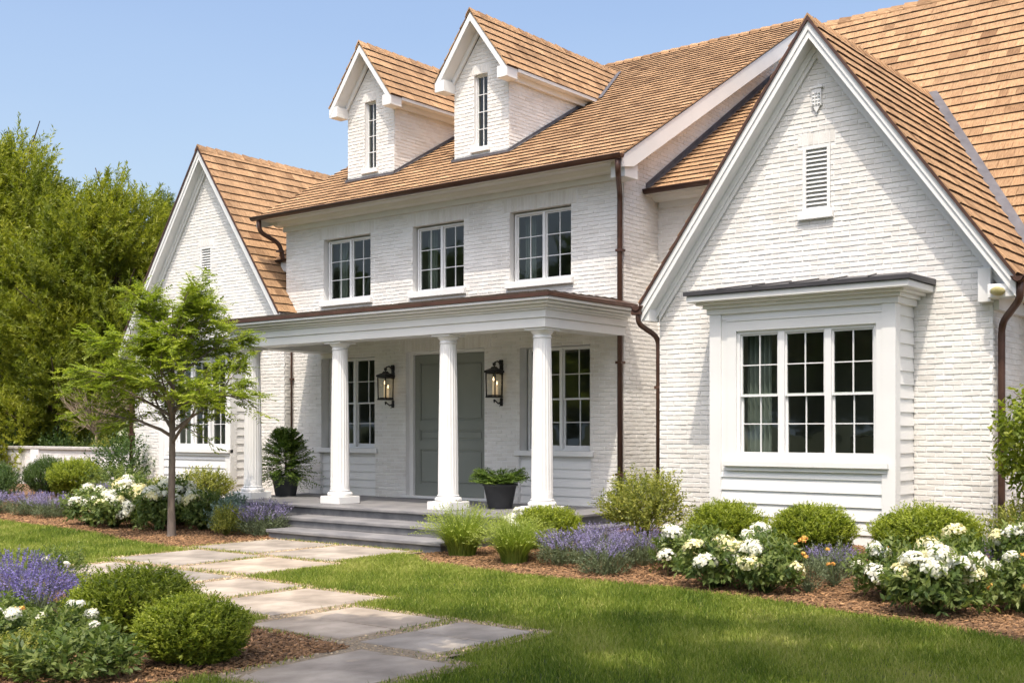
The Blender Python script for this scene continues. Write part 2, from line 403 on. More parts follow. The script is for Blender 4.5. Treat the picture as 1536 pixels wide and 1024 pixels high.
def tubes_np(paths, n=5):
    """paths: list of (pts (k,3), radii (k,)) -> V,F quads"""
    Vs = []; Fs = []; b = 0
    an = np.arange(n) * 2 * np.pi / n
    for pts, rad in paths:
        pts = np.asarray(pts, float); k = len(pts)
        d = np.zeros_like(pts); d[1:-1] = pts[2:] - pts[:-2]; d[0] = pts[1] - pts[0]; d[-1] = pts[-1] - pts[-2]; d = nrm(d)
        a = np.cross(d, np.array([.13, .9, .2])); a = nrm(a); bb = np.cross(d, a)
        ring = pts[:, None, :] + (a[:, None, :] * np.cos(an)[None, :, None] + bb[:, None, :] * np.sin(an)[None, :, None]) * np.asarray(rad, float)[:, None, None]
        Vs.append(ring.reshape(-1, 3))
        i = np.arange(k - 1)[:, None] * n + np.arange(n)[None]; i2 = np.arange(k - 1)[:, None] * n + (np.arange(n)[None] + 1) % n
        Fs.append(np.stack([i, i2, i2 + n, i + n], -1).reshape(-1, 4) + b); b += k * n
    return np.concatenate(Vs), np.concatenate(Fs)
def perp(D, g):
    r = g.normal(size=D.shape); return nrm(r - D * np.sum(r * nrm(D), -1, keepdims=True))
def sprays(P, A, ln, nl, L, W, g, spread=.75, tint=None, flat=None):
    """P base points, A axis; each spray carries nl leaves along a length ln; returns V,F,tint"""
    n = len(P); A = nrm(A)
    ln = np.broadcast_to(np.asarray(ln, float), (n,))
    s = (np.arange(nl) + .5) / nl
    base = P[:, None] + A[:, None] * (ln[:, None] * s[None])[..., None]
    if flat is None:
        q = perp(np.repeat(A, nl, 0), g)
    else:
        S = nrm(np.cross(A, flat)); sg = np.where(np.arange(nl) % 2 == 0, 1., -1.)
        q = (S[:, None] * sg[None, :, None]).reshape(-1, 3)
    Ar = np.repeat(A, nl, 0)
    D = Ar * (1 - spread) + q * spread + g.normal(size=Ar.shape) * .12
    N = np.cross(D, np.cross(Ar, D) + g.normal(size=Ar.shape) * .3) if flat is None else np.repeat(flat, nl, 0) + g.normal(size=Ar.shape) * .25
    Lr = L * g.uniform(.7, 1.25, n * nl); Wr = W * g.uniform(.7, 1.25, n * nl)
    V, F = leaf_quads(base.reshape(-1, 3), D, N, Lr, Wr)
    t = (np.repeat(g.random(n) if tint is None else tint, nl) * .75 + g.random(n * nl) * .25)
    return V, F, t
def ell_points(n, rad, g, lo=.55, zmin=-.75, lump=.12):
    d = nrm(g.normal(size=(n * 3, 3))); d = d[d[:, 2] > zmin][:n]
    r = g.uniform(lo ** 3, 1, len(d)) ** (1 / 3)
    ph = g.uniform(0, 6, 4)
    r = r * (1 + lump * np.sin(d[:, 0] * 5 + ph[0]) * np.sin(d[:, 1] * 5 + ph[1]) + lump * .7 * np.sin(d[:, 2] * 6 + d[:, 0] * 3 + ph[2]))
    return d * r[:, None] * np.array(rad), d

def arcs(n, g, R0, h, spread, width, segs=3, droop=.5):
    """grass-like blades: returns V,F,tips,dirs"""
    a = g.uniform(0, 2 * np.pi, n); r0 = R0 * np.sqrt(g.random(n)); b = np.stack([r0 * np.cos(a), r0 * np.sin(a), np.zeros(n)], 1)
    az_ = a + g.normal(size=n) * .5; sp = spread * g.uniform(.15, 1, n); hh = h * g.uniform(.65, 1.05, n)
    out = np.stack([np.cos(az_), np.sin(az_), np.zeros(n)], 1); side = np.stack([-np.sin(az_), np.cos(az_), np.zeros(n)], 1)
    Vs = []
    for k in range(segs + 1):
        f = k / segs
        p = b + out * (sp * f ** 1.6)[:, None] + np.array([0, 0, 1.]) * (hh * (f - droop * f ** 3 * sp / max(spread, 1e-6) * .6))[:, None]
        wdt = width * (1 - f * .85)
        Vs += [p + side * wdt / 2, p - side * wdt / 2]
    V = np.stack(Vs, 1).reshape(-1, 3); m = 2 * (segs + 1)
    F = np.concatenate([np.stack([np.arange(n) * m + 2 * k, np.arange(n) * m + 2 * k + 1, np.arange(n) * m + 2 * k + 3, np.arange(n) * m + 2 * k + 2], 1) for k in range(segs)])
    tip = Vs[-1]; prev = Vs[-3]
    return V, F, tip, nrm(tip - prev)

# ---- plant meshes (built once, then shared)
PM = {}
def boxwood_mesh(name, seed, n=3000, mat='lf_box'):
    g = np.random.default_rng(seed)
    P, d = ell_points(n, (.5, .5, .40), g, .62, -.9, .08)
    P[:, 2] = np.maximum(P[:, 2] + .40, .02)
    A = d * np.array([.75, .75, .6]) + np.array([0, 0, .62]) + g.normal(size=P.shape) * .22
    V, F, t = sprays(P - nrm(A) * .05, A, g.uniform(.07, .15, len(P)), 9, .046, .019, g, .5)
    # a few longer young shoots
    P2, d2 = ell_points(520, (.50, .50, .41), g, .95, -.2, .09); P2[:, 2] += .40
    A2 = d2 * .6 + np.array([0, 0, .9]) + g.normal(size=P2.shape) * .2
    V2, F2, t2 = sprays(P2 - nrm(A2) * .03, A2, g.uniform(.09, .18, len(P2)), 11, .038, .013, g, .42, tint=g.uniform(.6, 1, len(P2)))
    st = [(np.array([[0, 0, 0], [g.normal() * .1, g.normal() * .1, .2], list(p * .7 + np.array([0, 0, .12]))]), [.012, .008, .004]) for p in P[:40]]
    V3, F3 = tubes_np(st, 4)
    V, F, t, mi = joinq([(V, F, t, 0), (V2, F2, t2, 0), (V3, F3, .5, 1)])
    return npmesh(name, V, F, t, [mat, 'bark_dark'], mi)
def grass_mesh(name, seed):
    g = np.random.default_rng(seed)
    V, F, tip, d = arcs(1500, g, .13, .62, .42, .008, 4, .75)
    t = np.tile(g.random(1500), 4)
    V2, F2, t2 = sprays(tip[:420] - d[:420] * .05, d[:420], .09, 6, .022, .010, g, .4, tint=g.uniform(.7, 1, 420))
    V, F, t, mi = joinq([(V, F, t * .8, 0), (V2, F2, t2, 0)])
    return npmesh(name, V, F, t, ['lf_grass'], mi)
def lavender_mesh(name, seed, fl='fl_lav', n=230, spread=.34, h=.56):
    g = np.random.default_rng(seed)
    V, F, tip, d = arcs(n, g, .17, h, spread, .005, 3, .35)
    t = np.tile(g.random(n), 3)
    sp = g.uniform(.10, .20, n)
    V2, F2, t2 = sprays(tip - d * sp[:, None], d + np.array([0, 0, .3]), sp, 15, .020, .014, g, .62)
    ph = g.uniform(0, 2 * np.pi, 380); rr = .30 * np.sqrt(g.random(380))
    P = np.stack([rr * np.cos(ph), rr * np.sin(ph), g.uniform(.02, .30, 380) * (1 - rr * 1.2)], 1)
    A = np.stack([np.cos(ph) * rr * 2.4, np.sin(ph) * rr * 2.4, np.full(380, .9)], 1) + g.normal(size=(380, 3)) * .25
    V3, F3, t3 = sprays(P, A, g.uniform(.1, .2, 380), 8, .055, .008, g, .45)
    V, F, t, mi = joinq([(V, F, t, 0), (V2, F2, t2, 1), (V3, F3, t3, 0)])
    return npmesh(name, V, F, t, ['lf_lav', fl], mi)
def leafy_mesh(name, seed, mat, n=330, L=.085, W=.036, rad=(.42, .42, .30), nl=7, lo=.35, up=.5, ln=(.12, .22), spread=.6):
    g = np.random.default_rng(seed)
    P, d = ell_points(n, rad, g, lo, -.6, .15); P[:, 2] = np.maximum(P[:, 2] + rad[2] * .95, .02)
    A = d * .8 + np.array([0, 0, up]) + g.normal(size=P.shape) * .25
    V, F, t = sprays(P - nrm(A) * .06, A, g.uniform(*ln, len(P)), nl, L, W, g, spread)
    st = [(np.array([[g.normal() * .03, g.normal() * .03, 0], list(p * np.array([.5, .5, .55])), list(p)]), [.006, .004, .002]) for p in P[:70]]
    V3, F3 = tubes_np(st, 3)
    V, F, t, mi = joinq([(V, F, t, 0), (V3, F3, .3, 0)])
    return npmesh(name, V, F, t, [mat], mi)
def flower_mesh(name, seed, mat, n=170, r=.105, L=.042):
    g = np.random.default_rng(seed)
    d = nrm(g.normal(size=(n * 2, 3))); d = d[d[:, 2] > -.35][:n]
    P = d * np.array([r, r, r * .72]) * g.uniform(.82, 1.05, (len(d), 1))
    q = perp(d, g)
    V, F = leaf_quads(P - q * L * .4, q + d * .35, d, L * g.uniform(.7, 1.2, len(P)), L * .85, -.1)
    t = g.random(len(P)) * .6 + .4 * np.clip(d[:, 2] * .5 + .5, 0, 1) * g.random(len(P)) + .1
    V3, F3 = tubes_np([(np.array([[0, 0, -.22], [.005, .004, -.1], [0, 0, 0]]), [.004, .004, .004])], 4)
    V, F, t, mi = joinq([(V, F, t, 0), (V3, F3, .6, 1)])
    return npmesh(name, V, F, t, [mat, 'lf_peony'], mi)

for i in range(3): PM['box%d' % i] = boxwood_mesh('boxwood_foliage', 20 + i)
for i in range(2): PM['dbox%d' % i] = boxwood_mesh('dark_shrub_foliage', 30 + i, 1600, 'lf_dark')
for i in range(2): PM['grass%d' % i] = grass_mesh('grass_foliage', 40 + i)
for i in range(3): PM['lav%d' % i] = lavender_mesh('lavender_foliage', 50 + i)
PM['salv0'] = lavender_mesh('lavender_foliage', 60, 'fl_salv', 300, .42, .78); PM['salv1'] = lavender_mesh('lavender_foliage', 61, 'fl_salv', 210, .36, .66)
for i in range(3): PM['peo%d' % i] = leafy_mesh('flowering_plant_foliage', 70 + i, 'lf_peony')
PM['lime0'] = leafy_mesh('lime_shrub_foliage', 80, 'lf_lime', 760, .044, .022, (.46, .46, .42), 11, .3, .7, (.16, .30), .55)
PM['lime1'] = leafy_mesh('lime_shrub_foliage', 81, 'lf_lime', 520, .05, .024, (.46, .46, .36), 9, .3, .7, (.14, .26), .55)
PM['blue0'] = leafy_mesh('blue_leaf_foliage', 82, 'lf_blue', 260, .06, .03, (.40, .40, .30), 8, .4, .5, (.08, .16), .6)
PM['loose0'] = leafy_mesh('loose_shrub_foliage', 83, 'lf_dark', 300, .05, .022, (.48, .48, .42), 10, .3, .6, (.15, .3), .55)
PM['loose1'] = leafy_mesh('loose_shrub_foliage', 84, 'lf_peony', 330, .05, .022, (.48, .48, .42), 10, .3, .6, (.12, .26), .55)
PM['green0'] = leafy_mesh('leafy_plant_foliage', 85, 'lf_peony', 300, .095, .032, (.46, .46, .28), 8, .3, .75, (.14, .26), .5)
PM['thin0'] = leafy_mesh('thin_plant_foliage', 86, 'lf_lav', 120, .05, .012, (.36, .36, .26), 8, .3, .8, (.14, .26), .45)
for i in range(2): PM['flw%d' % i] = flower_mesh('flower_head', 90 + i, 'petal')
PM['flc0'] = flower_mesh('flower_head', 93, 'petal_c'); PM['flo0'] = flower_mesh('flower_head', 94, 'petal_o', 44, .042, .034)

used_names = {}
def plant(name, key, x, y, sx, sz, label, cat, group=None, rz=None, dz=0, sy=None):
    o = link(name, PM[key])
    o.location = (x, y, gzf(x, y) + dz); o.rotation_euler = (0, 0, random.uniform(0, 6.28) if rz is None else rz)
    o.scale = (sx, sy or sx, sz)
    return tag(o, label, cat, group)
def flowering(name, key, x, y, sx, sz, heads, label, cat, group=None, hs=(.9, 1.3), mats=('flw0', 'flw1', 'flc0'), top=.62, seed=0, spread=.42):
    r = random.Random(seed + int(x * 100))
    e = empty(name, (x, y, gzf(x, y)), r.uniform(0, 6.28))
    f = link('foliage', PM[key], e); f.scale = (sx, sx, sz)
    for k in range(heads):
        for _ in range(20):
            a = r.uniform(0, 6.28); q = math.sqrt(r.random()) * spread
            if k == 0: break
        h = top * sz * (1 - .55 * (q / spread) ** 2.2) * r.uniform(.92, 1.08)
        b = link('flower_head', PM[r.choice(mats)], e)
        b.location = (math.cos(a) * q * sx, math.sin(a) * q * sx, h)
        b.rotation_euler = (r.uniform(-.5, .5) - math.sin(a) * q, r.uniform(-.5, .5) + math.cos(a) * q, r.uniform(0, 6))
        s_ = r.uniform(*hs); b.scale = (s_, s_, s_)
    return tag(e, label, cat, group)

# ---------------------------------------------------------------- the house
HL = Vector((-12, 16, 0))
house = empty('house', HL)
tag(house, 'white painted brick house with cedar shake roofs, steep gables and a columned porch', 'house')
def hp(mb, name, mats, parent=None, label=None):
    o = mb.build(name, mats, parent or house)
    if parent is None: o.matrix_parent_inverse = Matrix.Translation(-HL)
    if label: o['label'] = label
    return o
br = random.Random(17)
def cross_x(poly, z):
    xs = []
    for i in range(len(poly)):
        (x0, z0), (x1, z1) = poly[i], poly[(i + 1) % len(poly)]
        if (z0 <= z < z1) or (z1 <= z < z0): xs.append(x0 + (x1 - x0) * (z - z0) / (z1 - z0))
    xs.sort()
    return [(xs[i], xs[i + 1]) for i in range(0, len(xs) - 1, 2)]
def cut(iv, holes):
    for h0, h1 in holes:
        o = []
        for a, b in iv:
            if h1 <= a or h0 >= b: o.append((a, b)); continue
            if h0 > a: o.append((a, h0))
            if h1 < b: o.append((h1, b))
        iv = o
    return iv
def brick(mb, pos, a0, a1, z0, z1, dep, vert=False):
    j = lambda s=.0035: br.uniform(-s, s)
    d = dep * br.uniform(.55, 1.25)
    i = .004
    fr = [(a0 + i + j(.002), z0 + i * 1.2 + j(.0045), d + br.uniform(0, .004)), (a1 - i + j(.002), z0 + i * 1.2 + j(.0045), d + br.uniform(0, .004)),
          (a1 - i + j(.002), z1 - i + j(.002), d * br.uniform(.6, 1)), (a0 + i + j(.002), z1 - i + j(.002), d * br.uniform(.6, 1))]
    bk = [(a0, z0, -.001), (a1, z0, -.001), (a1, z1, -.001), (a0, z1, -.001)]
    # middle break so long faces are not flat
    V = [pos(*p) for p in bk + fr]
    mb.poly(V, [(4, 5, 6, 7), (0, 1, 5, 4), (1, 2, 6, 5), (2, 3, 7, 6), (3, 0, 4, 7)], 0, br.random())
def brick_wall(mb, pos, poly, openings=(), headers=(), course=.0665, blen=.205, dep=.0065, reveal=.16, z_from=0.0):
    """poly in (a,z); openings (a0,a1,z0,z1); headers (a0,a1,z0,z1) soldier courses"""
    zs0 = min(p[1] for p in poly); zs1 = max(p[1] for p in poly)
    br_z = sorted(set([zs0, zs1] + [p[1] for p in poly] + [z for o in openings for z in o[2:]]))
    # mortar backing
    for k in range(len(br_z) - 1):
        za, zb = br_z[k], br_z[k + 1]
        if zb - za < 1e-5: continue
        e = 1e-4
        i0 = cross_x(poly, za + e); i1 = cross_x(poly, zb - e)
        hs = [(o[0], o[1]) for o in openings if o[2] < zb - e and o[3] > za + e]
        if not hs:
            for (a, b), (c, d) in zip(i0, i1): mb.face([pos(a, za, 0), pos(b, za, 0), pos(d, zb, 0), pos(c, zb, 0)], 1)
        else:
            for (a, b), (c, d) in zip(i0, i1):
                cuts0 = cut([(a, b)], hs); cuts1 = cut([(c, d)], hs)
                for (p, q), (r_, s_) in zip(cuts0, cuts1): mb.face([pos(p, za, 0), pos(q, za, 0), pos(s_, zb, 0), pos(r_, zb, 0)], 1)
    # bricks
    z = max(zs0, z_from); row = 0
    while z < zs1 - .02:
        h = course - .009
        zm = z + h / 2
        lo = cross_x(poly, z + 1e-4); hi = cross_x(poly, min(z + h, zs1 - 1e-4))
        if lo and hi:
            iv = [(max(a[0], b[0]), min(a[1], b[1])) for a, b in zip(lo, hi)]
            iv = cut(iv, [(o[0], o[1]) for o in list(openings) + list(headers) if o[2] < z + h * .65 and o[3] > z + h * .35])
            for a, b in iv:
                off = (row % 2) * (blen + .01) / 2
                x = math.floor((a - off) / (blen + .01)) * (blen + .01) + off
                while x < b:
                    x0 = max(x, a); x1 = min(x + blen, b)
                    if x1 - x0 > .03: brick(mb, pos, x0 + br.uniform(-.003, .003) * (x0 > a), x1 + br.uniform(-.003, .003) * (x1 < b), z, min(z + h, zs1), dep)
                    x += blen + .01
        z += course; row += 1
    for a0, a1, z0, z1 in headers:
        x = a0
        while x < a1 - .03:
            brick(mb, pos, x, min(x + .066, a1), z0, z1, dep * .8); x += .0735
    for a0, a1, z0, z1 in openings:   # reveals and a thin inner head
        for p, q in (((a0, z0), (a0, z1)), ((a0, z1), (a1, z1)), ((a1, z1), (a1, z0)), ((a1, z0), (a0, z0))):
            mb.face([pos(p[0], p[1], .004), pos(q[0], q[1], .004), pos(q[0], q[1], -reveal), pos(p[0], p[1], -reveal)], 1)
def posY(Y): return lambda a, z, d: (a, Y - d, z)           # wall facing -Y
def posXp(X): return lambda a, z, d: (X + d, a, z)           # facing +X
def posXm(X): return lambda a, z, d: (X - d, a, z)           # facing -X

# shakes -----------------------------------------------------------
sr = random.Random(29)
def shakes(mb, O, A, U, poly, exposure=.21, under=True, wmin=.10, wmax=.30, th=.028):
    """O origin, A along the eave, U up the slope; poly in (a,w) on the slope"""
    O = Vector(O); A = Vector(A).normalized(); U = Vector(U).normalized(); N = A.cross(U)
    if N.z < 0: N = -N
    P = lambda a, w_, d: O + A * a + U * w_ + N * d
    flip = A.cross(U).z < 0
    if under: mb.face([P(a, w_, -.012) for a, w_ in poly], 1)
    w0 = min(p[1] for p in poly); w1 = max(p[1] for p in poly)
    w_ = w0
    while w_ < w1 - .01:
        lo = cross_x(poly, w_ + 1e-4); hi = cross_x(poly, min(w_ + exposure, w1 - 1e-3))
        if not lo: w_ += exposure; continue
        if not hi: hi = lo
        for (a, b), (c, d) in zip(lo, hi):
            aa = min(a, c); bb = max(b, d)
            x = aa - sr.uniform(0, .1)
            while x < bb:
                wd = sr.uniform(wmin, wmax)
                x0 = max(x, aa); x1 = min(x + wd, bb)
                if x1 - x0 > .02:
                    # clip corner ends to the outline
                    l0 = max(x0, a) if x0 < a else x0
                    t = th * sr.uniform(.9, 1.1); bj = sr.uniform(-.005, .004)
                    top = min(w_ + exposure * 1.12, w1)
                    b0 = w_ + bj if w_ > w0 + .01 else w_
                    # at the sloped ends keep each shake inside
                    f = lambda xx, w2: xx
                    xa0, xb0, xa1, xb1 = x0, x1, x0, x1
                    if x0 < max(a, c): 
                        xa0 = max(x0, a); xa1 = max(x0, c)
                    if x1 > min(b, d):
                        xb0 = min(x1, b); xb1 = min(x1, d)
                    if xb0 - xa0 < .01: xb0 = xa0 + .01
                    if xb1 - xa1 < .01: xb1 = xa1 + .01
                    g = .0025; tl = sr.uniform(-.0015, .0015)
                    V = [P(xa0 + g, b0, -.01), P(xb0 - g, b0, -.01), P(xb1 - g, top, -.01), P(xa1 + g, top, -.01),
                         P(xa0 + g, b0, t + tl), P(xb0 - g, b0, t - tl), P(xb1 - g, top, .003), P(xa1 + g, top, .003)]
                    tt = min(1, max(0, sr.gauss(.54, .21)))
                    base = len(mb.v); mb.v.extend([tuple(p) for p in V])
                    ou = sr.uniform(0, 40)
                    for fc in ((4, 5, 6, 7), (0, 1, 5, 4), (1, 2, 6, 5), (3, 0, 4, 7)):
                        fc2 = fc[::-1] if flip else fc
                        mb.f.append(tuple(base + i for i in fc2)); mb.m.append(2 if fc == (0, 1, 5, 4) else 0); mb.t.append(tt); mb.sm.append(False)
                        q = {0: (x0, b0), 1: (x1, b0), 2: (x1, top), 3: (x0, top), 4: (x0, b0), 5: (x1, b0), 6: (x1, top), 7: (x0, top)}
                        mb.uv.append([(q[i][0] + ou, q[i][1] + ou * .3 + (.01 if i < 4 else 0)) for i in fc2])
                x += wd
        w_ += exposure
def ridge_caps(mb, p, q, m1, m2, step=.24):
    """overlapping cap shakes along a ridge from p to q; m1,m2 unit vectors down each slope"""
    p = Vector(p); q = Vector(q); d = (q - p); n = int(d.length / step); d.normalize()
    m1 = Vector(m1).normalized(); m2 = Vector(m2).normalized()
    for k in range(n + 1):
        s = p + d * (k * step); e = s + d * min(step * 1.15, max(.02, (q - s).length))
        up0 = Vector((0, 0, .055 + sr.uniform(-.008, .008))); up1 = Vector((0, 0, .03))
        t = min(1, max(0, sr.gauss(.5, .2)))
        for m_ in (m1, m2):
            mb.face([s + up0, e + up1, e + up1 + m_ * .15, s + up0 + m_ * .15], 0, t, [(0, 0), (0, .3), (.15, .3), (.15, 0)])
            mb.face([s + up0 - Vector((0, 0, .03)), s + up0, s + up0 + m_ * .15, s + up0 + m_ * .15 - Vector((0, 0, .03))], 0, t)
            mb.face([s + up0 + m_ * .15, e + up1 + m_ * .15, e + m_ * .15 - Vector((0, 0, .02)), s + m_ * .15 - Vector((0, 0, .02))], 0, t)

# --- main block ----------------------------------------------------
XL, XR, YF = -18.45, -10.29, 15.75
ES, EZ, EY = .575, 5.99, 15.2          # roof slope, eave height, eave line
RY = 22.2; RZ = EZ + ES * (RY - EY)
def mz(y): return EZ + ES * (y - EY)
UPW = [(-17.33, -16.02, 4.25, 5.47), (-14.92, -13.67, 4.25, 5.47), (-12.62, -11.32, 4.25, 5.47)]
PWL = (-17.40, -15.91, 1.37, 3.13); PWR = (-12.40, -10.94, 1.37, 3.13)
DOOR = (-15.09, -13.19, .485, 3.165)
mb = MB()
hd = [(a - .13, b + .13, d + .003, d + .235) for a, b, c, d in UPW] + [(DOOR[0] - .16, DOOR[1] + .16, DOOR[3] + .003, DOOR[3] + .22)]
pan = [(PWL[0] - .02, PWL[1] + .02, .47, 1.37), (PWR[0] - .02, PWR[1] + .02, .47, 1.37)]
brick_wall(mb, posY(YF), [(XL, 0), (XR, 0), (XR, 5.82), (XL, 5.82)], UPW + [PWL, PWR, DOOR] + pan, hd, reveal=.22)
hp(mb, 'front_wall', ['brick', 'mortar'])
mb = MB()
brick_wall(mb, posXp(XR), [(YF + .01, 0), (2 * RY - YF, 0), (2 * RY - YF, mz(YF) - .1), (RY, RZ - .12), (YF + .01, mz(YF) - .1)])
hp(mb, 'side_wall', ['brick', 'mortar'])
mb = MB()
brick_wall(mb, posXm(XL), [(YF + .01, 0), (2 * RY - YF, 0), (2 * RY - YF, mz(YF) - .1), (RY, RZ - .12), (YF + .01, mz(YF) - .1)])
hp(mb, 'side_wall', ['brick', 'mortar'])
# back of the house, closed
mb = MB(); mb.box(XL + .02, XR - .02, 2 * RY - YF - .2, 2 * RY - YF, 0, 5.8); hp(mb, 'rear_wall', 'mortar')
# roof
sl_ = math.sqrt(1 + ES * ES); L_ = (RY - EY) * sl_
roof = MB()
shakes(roof, (0, EY - .03, EZ - .017), (1, 0, 0), (0, 1, ES), [(-18.76, 0), (-9.96, 0), (-9.96, L_), (-18.76, L_)], th=.026)
shakes(roof, (0, 2 * RY - EY, EZ), (1, 0, 0), (0, -1, ES), [(-18.76, 0), (-9.96, 0), (-9.96, L_), (-18.76, L_)], .25, True, .3, .6)
ridge_caps(roof, (-18.76, RY, RZ), (-9.96, RY, RZ), (0, -1, -ES), (0, 1, -ES))
main_roof = hp(roof, 'main_roof', ['shake', 'underlay', 'shake_end_shade'])
# eave cornice, frieze and gutter
def cornice_x(mb, x0, x1, yw, ze, ye):
    """stepped white cornice along X from wall yw to eave ye (ye<yw) under height ze"""
    mb.box(x0 + .25, x1 - .25, yw - .045, yw - .004, ze - .24, ze - .12)
    mb.prism([(x0 + .12, yw - .06, ze - .145), (x0 + .12, yw - .17, ze - .12), (x0 + .12, yw - .22, ze - .055), (x0 + .12, yw + .02, ze - .055)], (x1 - x0 - .24, 0, 0))
    mb.box(x0 + .06, x1 - .06, ye + .13, yw + .02, ze - .053, ze - .02)
    mb.prism([(x0 + .03, ye + .18, ze - .05), (x0 + .03, ye + .08, ze - .03), (x0 + .03, ye + .055, ze + .02), (x0 + .03, ye + .2, ze + .05)], (x1 - x0 - .06, 0, 0))
def gutter(mb, p, q, r=.068):
    """half-round gutter with bead and end caps"""
    p = Vector(p); q = Vector(q); d = (q - p).normalized(); s = d.cross(Vector((0, 0, 1)))
    n = 10; V = []; 
    for e in (p, q):
        for rr in (r, r * .86):
            for k in range(n + 1):
                a = math.pi * k / n; V.append(e + s * math.cos(a) * rr - Vector((0, 0, 1)) * math.sin(a) * rr)
    m = n + 1; F = []
    for k in range(n):
        F.append((k, k + 1, 2 * m + k + 1, 2 * m + k)); F.append((m + k + 1, m + k, 3 * m + k, 3 * m + k + 1))
        F.append((k + 1, k, m + k, m + k + 1)); F.append((2 * m + k, 2 * m + k + 1, 3 * m + k + 1, 3 * m + k))
    mb.poly(V, F, 0, .5, True)
    for e in (p, q): mb.poly([e + s * math.cos(math.pi * k / n) * r - Vector((0, 0, 1)) * math.sin(math.pi * k / n) * r for k in range(n + 1)], [tuple(range(n + 1))])
    for sg in (1, -1): mb.tube([p + s * r * sg, q + s * r * sg], .011, 6)
def pipe(mb, pts, r=.042):
    """downspout with rounded elbows and straps"""
    P = [Vector(p) for p in pts]; out = [P[0]]
    for i in range(1, len(P) - 1):
        a, b, c = P[i - 1], P[i], P[i + 1]
        d1 = (a - b); d2 = (c - b); k = min(.13, d1.length * .45, d2.length * .45)
        s = b + d1.normalized() * k; e = b + d2.normalized() * k
        for f in (0, .25, .5, .75, 1): out.append(s * (1 - f) ** 2 + b * 2 * f * (1 - f) + e * f ** 2)
    out.append(P[-1]); mb.tube(out, r, 10)
    a, b = P[-2], P[-1]; n = max(1, int((a - b).length / 1.4))
    for k in range(n):
        z = a.z + (b.z - a.z) * (k + .5) / n
        mb.box(a.x - r - .012, a.x + r + .012, a.y - r - .004, a.y + r + .03, z - .02, z + .02)
mb = MB(); cornice_x(mb, XL - .3, XR + .32, YF, EZ - .01, EY); hp(mb, 'eave_cornice', 'trim')
mb = MB(); gutter(mb, (-18.80, EY - .045, EZ - .005), (-9.93, EY - .045, EZ - .005)); hp(mb, 'gutter', 'copper')
# rake boards on both gable ends
for sgn, xw, xe in ((1, XR, -9.97), (-1, XL, -18.75)):
    mb = MB()
    for dy in (1, -1):
        def q(y, o): return (2 * RY - y if dy < 0 else y, mz(y) - o)
        y0 = EY + .02
        pts = [(y0, .035), (RY, .035), (RY, .34), (y0 + .35, .34), (y0, .20)]
        pr = [(xw + sgn * .012, *q(y, o)) for y, o in pts]
        # fascia
        pr2 = [(xe - sgn * .04, p[1], p[2]) for p in pr]
        mb.prism(pr2, (sgn * .035, 0, 0))
        pts2 = [(y0 + .3, .17), (RY, .17), (RY, .30), (y0 + .3, .30)]
        mb.prism([(xw + sgn * .012, *q(y, o)) for y, o in pts2], (xe - sgn * .041 - xw - sgn * .012, 0, 0))
        pts3 = [(y0 + .5, .302), (RY, .302), (RY, .46), (y0 + .5, .46)]
        mb.prism([(xw + sgn * .016, *q(y, o)) for y, o in pts3], (sgn * .035, 0, 0))
    hp(mb, 'rake_board', 'trim')
mb = MB(); mb.box(XR + .016, XR + .28, EY + .16, YF - .02, 5.68, 5.93, bev=.008); hp(mb, 'eave_return', 'trim')

# --- windows -------------------------------------------------------
wr = random.Random(8)
def room(mb, x0, x1, z0, z1, y, depth=2.6, furn=True, mg=.75):
    a, b = x0 - mg, x1 + mg; c, d = max(.3, z0 - .75), z1 + .45
    y1 = y + depth
    # walls, ceiling, floor of the room seen through the panes
    mb.face([(a, y1, c), (b, y1, c), (b, y1, d), (a, y1, d)], 0)
    mb.face([(a, y, c), (a, y1, c), (a, y1, d), (a, y, d)], 0); mb.face([(b, y1, c), (b, y, c), (b, y, d), (b, y1, d)], 0)
    mb.face([(a, y, d), (a, y1, d), (b, y1, d), (b, y, d)], 0); mb.face([(a, y, c), (b, y, c), (b, y1, c), (a, y1, c)], 1)
    for p in ((a, x0, c, d), (x1, b, c, d), (x0, x1, c, z0), (x0, x1, z1, d)): mb.face([(p[0], y, p[2]), (p[0], y, p[3]), (p[1], y, p[3]), (p[1], y, p[2])], 0)
    if furn:
        m = (a + b) / 2; w_ = (b - a) * .3
        mb.box(m - w_, m + w_, y1 - .7, y1 - .1, c + .002, c + .75, 2, bev=.02); mb.box(m - w_ * .9, m + w_ * .9, y1 - .25, y1 - .06, c + .76, c + 1.05, 2, bev=.02)
        mb.box(m + w_ * .1, m + w_ * .6, y1 - .03, y1 - .01, c + 1.25, c + 1.9, 2)
def curtain(mb, x0, x1, z0, z1, y, folds=5):
    n = folds * 6
    for i in range(n):
        a = x0 + (x1 - x0) * i / n; b = x0 + (x1 - x0) * (i + 1) / n
        ya = y + .03 * math.sin(i / 6 * 2 * math.pi); yb = y + .03 * math.sin((i + 1) / 6 * 2 * math.pi)
        mb.face([(a, ya, z0), (b, yb, z0), (b, yb, z1), (a, ya, z1)], 0, .5, None, True)
